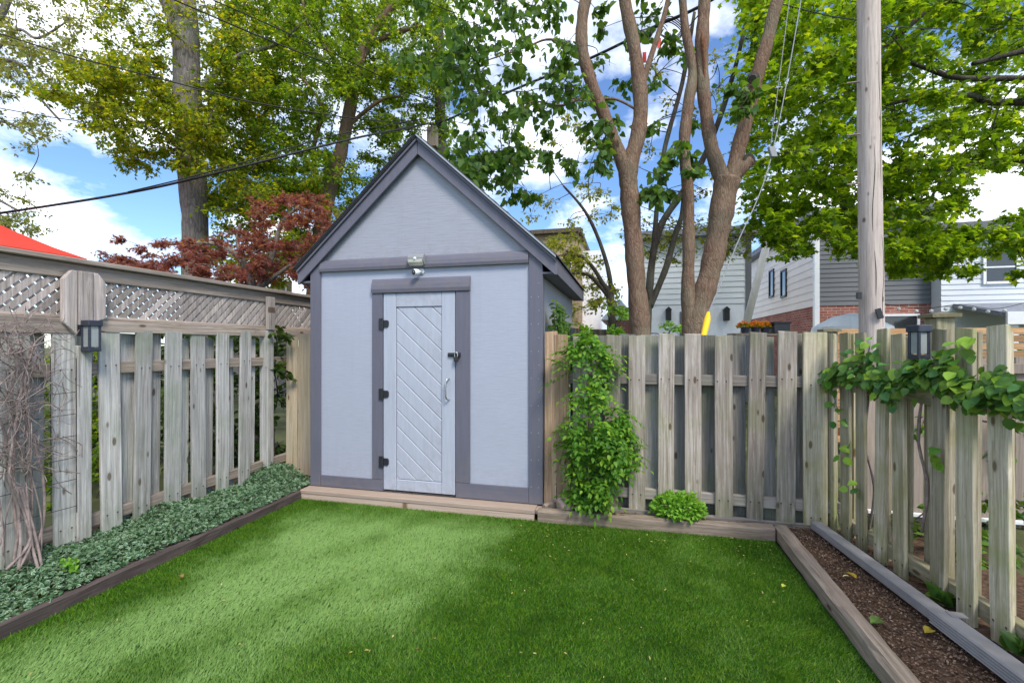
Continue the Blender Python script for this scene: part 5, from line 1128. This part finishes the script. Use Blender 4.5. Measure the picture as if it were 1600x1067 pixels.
tb_, skb = tree('forked_tree', 'brown forked tree with cut limb stub beside the guy wire', 1085, D,
    [[(1076, gy, 54), (1078, 600, 46), (1084, 522, 38), (1096, 470, 36), (1108, 430, 36), (1120, 375, 36), (1129, 320, 41), (1136, 280, 42)], [(1130, 285, 27), (1113, 235, 23), (1105, 190, 21), (1098, 130, 21), (1097, 60, 22), (1101, 0, 20), (1104, -120, 16), (1100, -260, 9)],
     [(1140, 290, 27), (1152, 240, 24), (1165, 190, 24), (1180, 130, 23), (1197, 70, 22), (1212, 10, 20), (1240, -100, 16), (1260, -240, 9)], [(1138, 285, 26), (1156, 264, 25), (1170, 252, 23)],
     [(1076, 600, 30), (1077, 522, 26), (1075, 450, 22), (1076, 380, 20), (1075, 300, 19), (1069, 230, 19), (1076, 160, 20), (1082, 110, 15), (1070, 40, 14), (1062, -60, 12), (1050, -220, 7)]], m_bark2)
MB().tube([PT(1170.5, 251, 5.55), PT(1171.5, 250.5, 5.54)], 0.085, 12).build('cut_face', m_bark3, tb_); MB().tube([PT(1177, 122, 5.5), PT(1175.5, 124, 5.42)], [0.07, 0.045], 10).build('branch_scar', m_bark3, tb_)
MB().tube(smooth_path([PT(1097, 48, 5.535), PT(1099, 70, 5.525), PT(1100, 95, 5.525), PT(1101, 128, 5.53)], 5), [0.004, 0.012, 0.02, 0.026, 0.028, 0.03, 0.03, 0.028, 0.025, 0.022, 0.02, 0.018, 0.014, 0.01, 0.006, 0.003], 8, 0.1).build('bark_wound', M_bark('wound_wood', (0.14, 0.06, 0.03), (0.26, 0.12, 0.07), 1.5), tb_, smooth=True)
cl = fill([(1040, 1100, 230, 290, 5, 5.3, 6, 0.15), (990, 1060, 240, 320, 8, 5.2, 6, 0.16), (1150, 1172, 130, 178, 4, 5.2, 5.4, 0.09), (1000, 1200, -260, -40, 24, 5, 7, 0.5), (1010, 1090, 60, 200, 6, 6, 7, 0.2)])
crown(tb_, cl, L_HEART, lf_cat, 0.1, 24, skb, m_bark3, hang=0.8, up=0.5, twig=5, twig_r=0.003)
# thin background trees
D = 7.5; gy = 540 + CH * F / D
tc_, sk = tree('slender_tree', 'slender dark multi-stem tree between the two forked trees', 1025, D,
    [[(1008, gy, 12), (1012, 500, 12), (1020, 400, 11), (1034, 350, 11), (1062, 307, 10), (1092, 262, 9), (1128, 175, 8), (1160, 60, 6), (1180, -60, 4)], [(1015, 480, 10), (1040, 420, 10), (1054, 370, 9), (1066, 330, 7), (1070, 250, 4)], [(1020, 400, 8), (1035, 250, 7), (1066, 130, 7), (1085, 20, 5)]], m_bark3)
cl = fill([(1010, 1165, 345, 405, 34, 7.5, 10, 0.3), (960, 1050, 330, 400, 7, 8, 9.5, 0.25), (990, 1130, 90, 330, 16, 7, 9, 0.3)])
crown(tc_, cl, L_SMALL, lf_yel, 0.07, 45, sk, m_bark3, hang=0.3, twig=6)
D = 12.0; gy = 540 + CH * F / D
td, sk = tree('sparse_tree', 'sparse yellow-green tree between the shed roof and forked trees', 905, D,
    [[(960, gy, 14), (955, 480, 12), (940, 440, 7), (915, 405, 5), (890, 398, 4), (850, 405, 2)], [(958, 500, 9), (950, 420, 7), (920, 340, 5), (880, 290, 3)], [(955, 470, 7), (920, 430, 5), (880, 428, 3)]], m_bark3)
cl = fill([(842, 915, 365, 420, 22, 11, 14, 0.42), (855, 925, 420, 510, 14, 11, 14, 0.4), (925, 965, 400, 510, 10, 11, 13, 0.38), (780, 960, 180, 345, 20, 11, 14, 0.42)])
crown(td, cl, L_SMALL, lf_yel, 0.1, 70, sk, m_bark3, hang=0.4, twig=7)
D = 14.0; gy = 540 + CH * F / D
te, sk = tree('pale_tree', 'sparse pale tree with thin branches at upper left edge', -60, D,
    [[(-120, gy, 24), (-110, 380, 20), (-80, 250, 16), (-40, 110, 12), (20, -20, 9), (60, -200, 6)], [(-60, 170, 9), (0, 100, 6), (35, 105, 5), (60, 150, 4), (95, 190, 2.5)], [(-90, 290, 8), (-30, 300, 5), (30, 330, 3)], [(-50, 140, 6), (20, 50, 5), (60, 60, 4), (110, 30, 2)], [(-70, 210, 6), (0, 190, 4), (55, 215, 2)]], m_bark1)
cl = fill([(-30, 160, -10, 120, 56, 12, 15, 0.5), (-20, 110, 110, 240, 14, 12, 15, 0.42), (-30, 50, 260, 360, 16, 13, 15, 0.45), (-160, 40, -240, 20, 20, 12, 16, 0.8)])
crown(te, cl, L_SMALL, lf_pale, 0.11, 75, sk, m_bark1, hang=0.5, twig=7)
# red Japanese maple
D = 6.6; gy = 540 + CH * F / D
tr_, sk = tree('red_maple', 'small red-leaved maple spreading above the lattice fence', 400, D,
    [[(400, gy, 22), (402, 560, 18), (398, 470, 14), (385, 420, 10), (350, 385, 7), (300, 380, 5), (240, 385, 3)], [(400, 460, 10), (425, 400, 8), (440, 350, 6), (470, 320, 4)], [(395, 440, 9), (372, 385, 6), (375, 350, 4)], [(405, 450, 8), (460, 410, 5), (510, 380, 3)]], m_bark1)
cl = fill([(180, 330, 372, 430, 16, 6.2, 7.4, 0.2), (300, 420, 360, 440, 18, 6, 7.4, 0.22), (400, 520, 310, 440, 30, 6, 7.4, 0.22), (440, 500, 300, 350, 8, 6.4, 7.2, 0.2), (240, 340, 400, 440, 10, 6, 6.8, 0.2), (150, 240, 395, 430, 8, 6.4, 7.2, 0.16), (380, 490, 380, 450, 16, 6, 7.2, 0.22)], 1.5)
crown(tr_, cl, L_PALM, lf_red, 0.05, 120, sk, m_bark1, hang=0.3, twig=7, twig_r=0.003, flat=0.35)
# right-hand maple
D = 7.2; gy = 540 + CH * F / D
tm_, sk = tree('maple_tree', 'large green maple overhanging from the right with dark horizontal limbs', 1790, D,
    [[(1790, gy, 60), (1790, 400, 52), (1785, 250, 46), (1780, 100, 40), (1775, -60, 32), (1760, -300, 18)], [(1785, 210, 22), (1690, 170, 15), (1600, 160, 11), (1545, 160, 10), (1512, 148, 9), (1440, 153, 6), (1382, 165, 4)],
     [(1783, 170, 18), (1690, 125, 13), (1600, 123, 9), (1500, 122, 8), (1450, 108, 7), (1378, 82, 4)], [(1787, 300, 20), (1690, 262, 13), (1600, 250, 11), (1575, 249, 10), (1480, 265, 8), (1390, 267, 6), (1270, 282, 3)], [(1780, 110, 16), (1660, 70, 11), (1600, 80, 9), (1520, 100, 6)],
     [(1778, 40, 18), (1640, -20, 12), (1480, 0, 9), (1400, 60, 6), (1330, 110, 3)], [(1390, 267, 5), (1310, 330, 4), (1240, 375, 2)], [(1777, 0, 18), (1560, -70, 13), (1350, -50, 9), (1200, 20, 5), (1170, 100, 3)], [(1480, 265, 5), (1440, 340, 4), (1420, 410, 2)]], m_bark3)
cl = fill([(1160, 1420, -30, 130, 64, 6.2, 9.5, 0.46), (1400, 1640, -30, 120, 44, 6.2, 9.5, 0.46), (1165, 1350, 120, 330, 60, 6.4, 9.5, 0.44), (1350, 1540, 130, 215, 26, 6.4, 9.5, 0.4), (1340, 1500, 240, 360, 34, 6.4, 9, 0.38), (1540, 1660, 130, 250, 14, 6.4, 8.5, 0.36),
           (1180, 1345, 325, 392, 26, 6.5, 8.8, 0.3), (1390, 1500, 360, 425, 20, 6.4, 8.2, 0.26), (1500, 1530, 350, 420, 4, 6.4, 8, 0.2), (1555, 1680, 330, 430, 14, 6.2, 7.6, 0.24), (1150, 1750, -320, -60, 60, 6, 10, 0.75), (1500, 1600, 225, 260, 5, 6.6, 8, 0.25)], 1.65)
crown(tm_, cl, L_MAPLE, lf_map, 0.092, 82, sk, m_bark3, hang=0.25, up=1.0, flat=0.45)
# shrubs behind the left and right fences
def shrub(name, label, boxes, mat, leaf, per, d, tpl=L_OVATE):
    cl = fill(boxes); c = cl[0][0]; root = thing(name, label, 'shrub', (c.x, c.y, 0)); sk_ = [Vector((c.x, c.y, 0.02 + 0.08 * k)) for k in range(8)]
    MB().tube([Vector((c.x, c.y, -0.05)), Vector((c.x, c.y, 0.6))], [0.03, 0.015], 8).build('stem', m_bark3, root)
    crown(root, cl, tpl, mat, leaf, per, sk_, m_bark3, hang=0.4, twig=5, name='foliage'); return root
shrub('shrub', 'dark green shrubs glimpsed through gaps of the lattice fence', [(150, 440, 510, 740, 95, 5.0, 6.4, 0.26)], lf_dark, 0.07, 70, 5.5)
shrub('shrub', 'green shrubs glimpsed behind the dead vine', [(-20, 170, 600, 800, 18, 4.4, 5.2, 0.2), (-20, 170, 510, 800, 40, 4.6, 5.6, 0.24)], lf_mid, 0.06, 60, 4.5)
shrub('shrub', 'leafy green plant growing behind the mossy fence boards', [(1440, 1660, 640, 760, 10, 3.3, 3.9, 0.12), (1420, 1660, 780, 930, 34, 2.9, 3.9, 0.13)], lf_kiwi, 0.06, 34, 3.5)
shrub('shrub', 'bright yellow-green shrub above the fence at right edge', [(1580, 1680, 520, 580, 10, 6.0, 6.8, 0.16)], lf_bush, 0.06, 50, 6.4)
shrub('shrub', 'green leafy shrub at foot of the forked tree', [(955, 975, 480, 525, 6, 6.4, 6.8, 0.12), (1040, 1062, 505, 525, 4, 7, 7.2, 0.1)], lf_bush, 0.06, 40, 6.6)
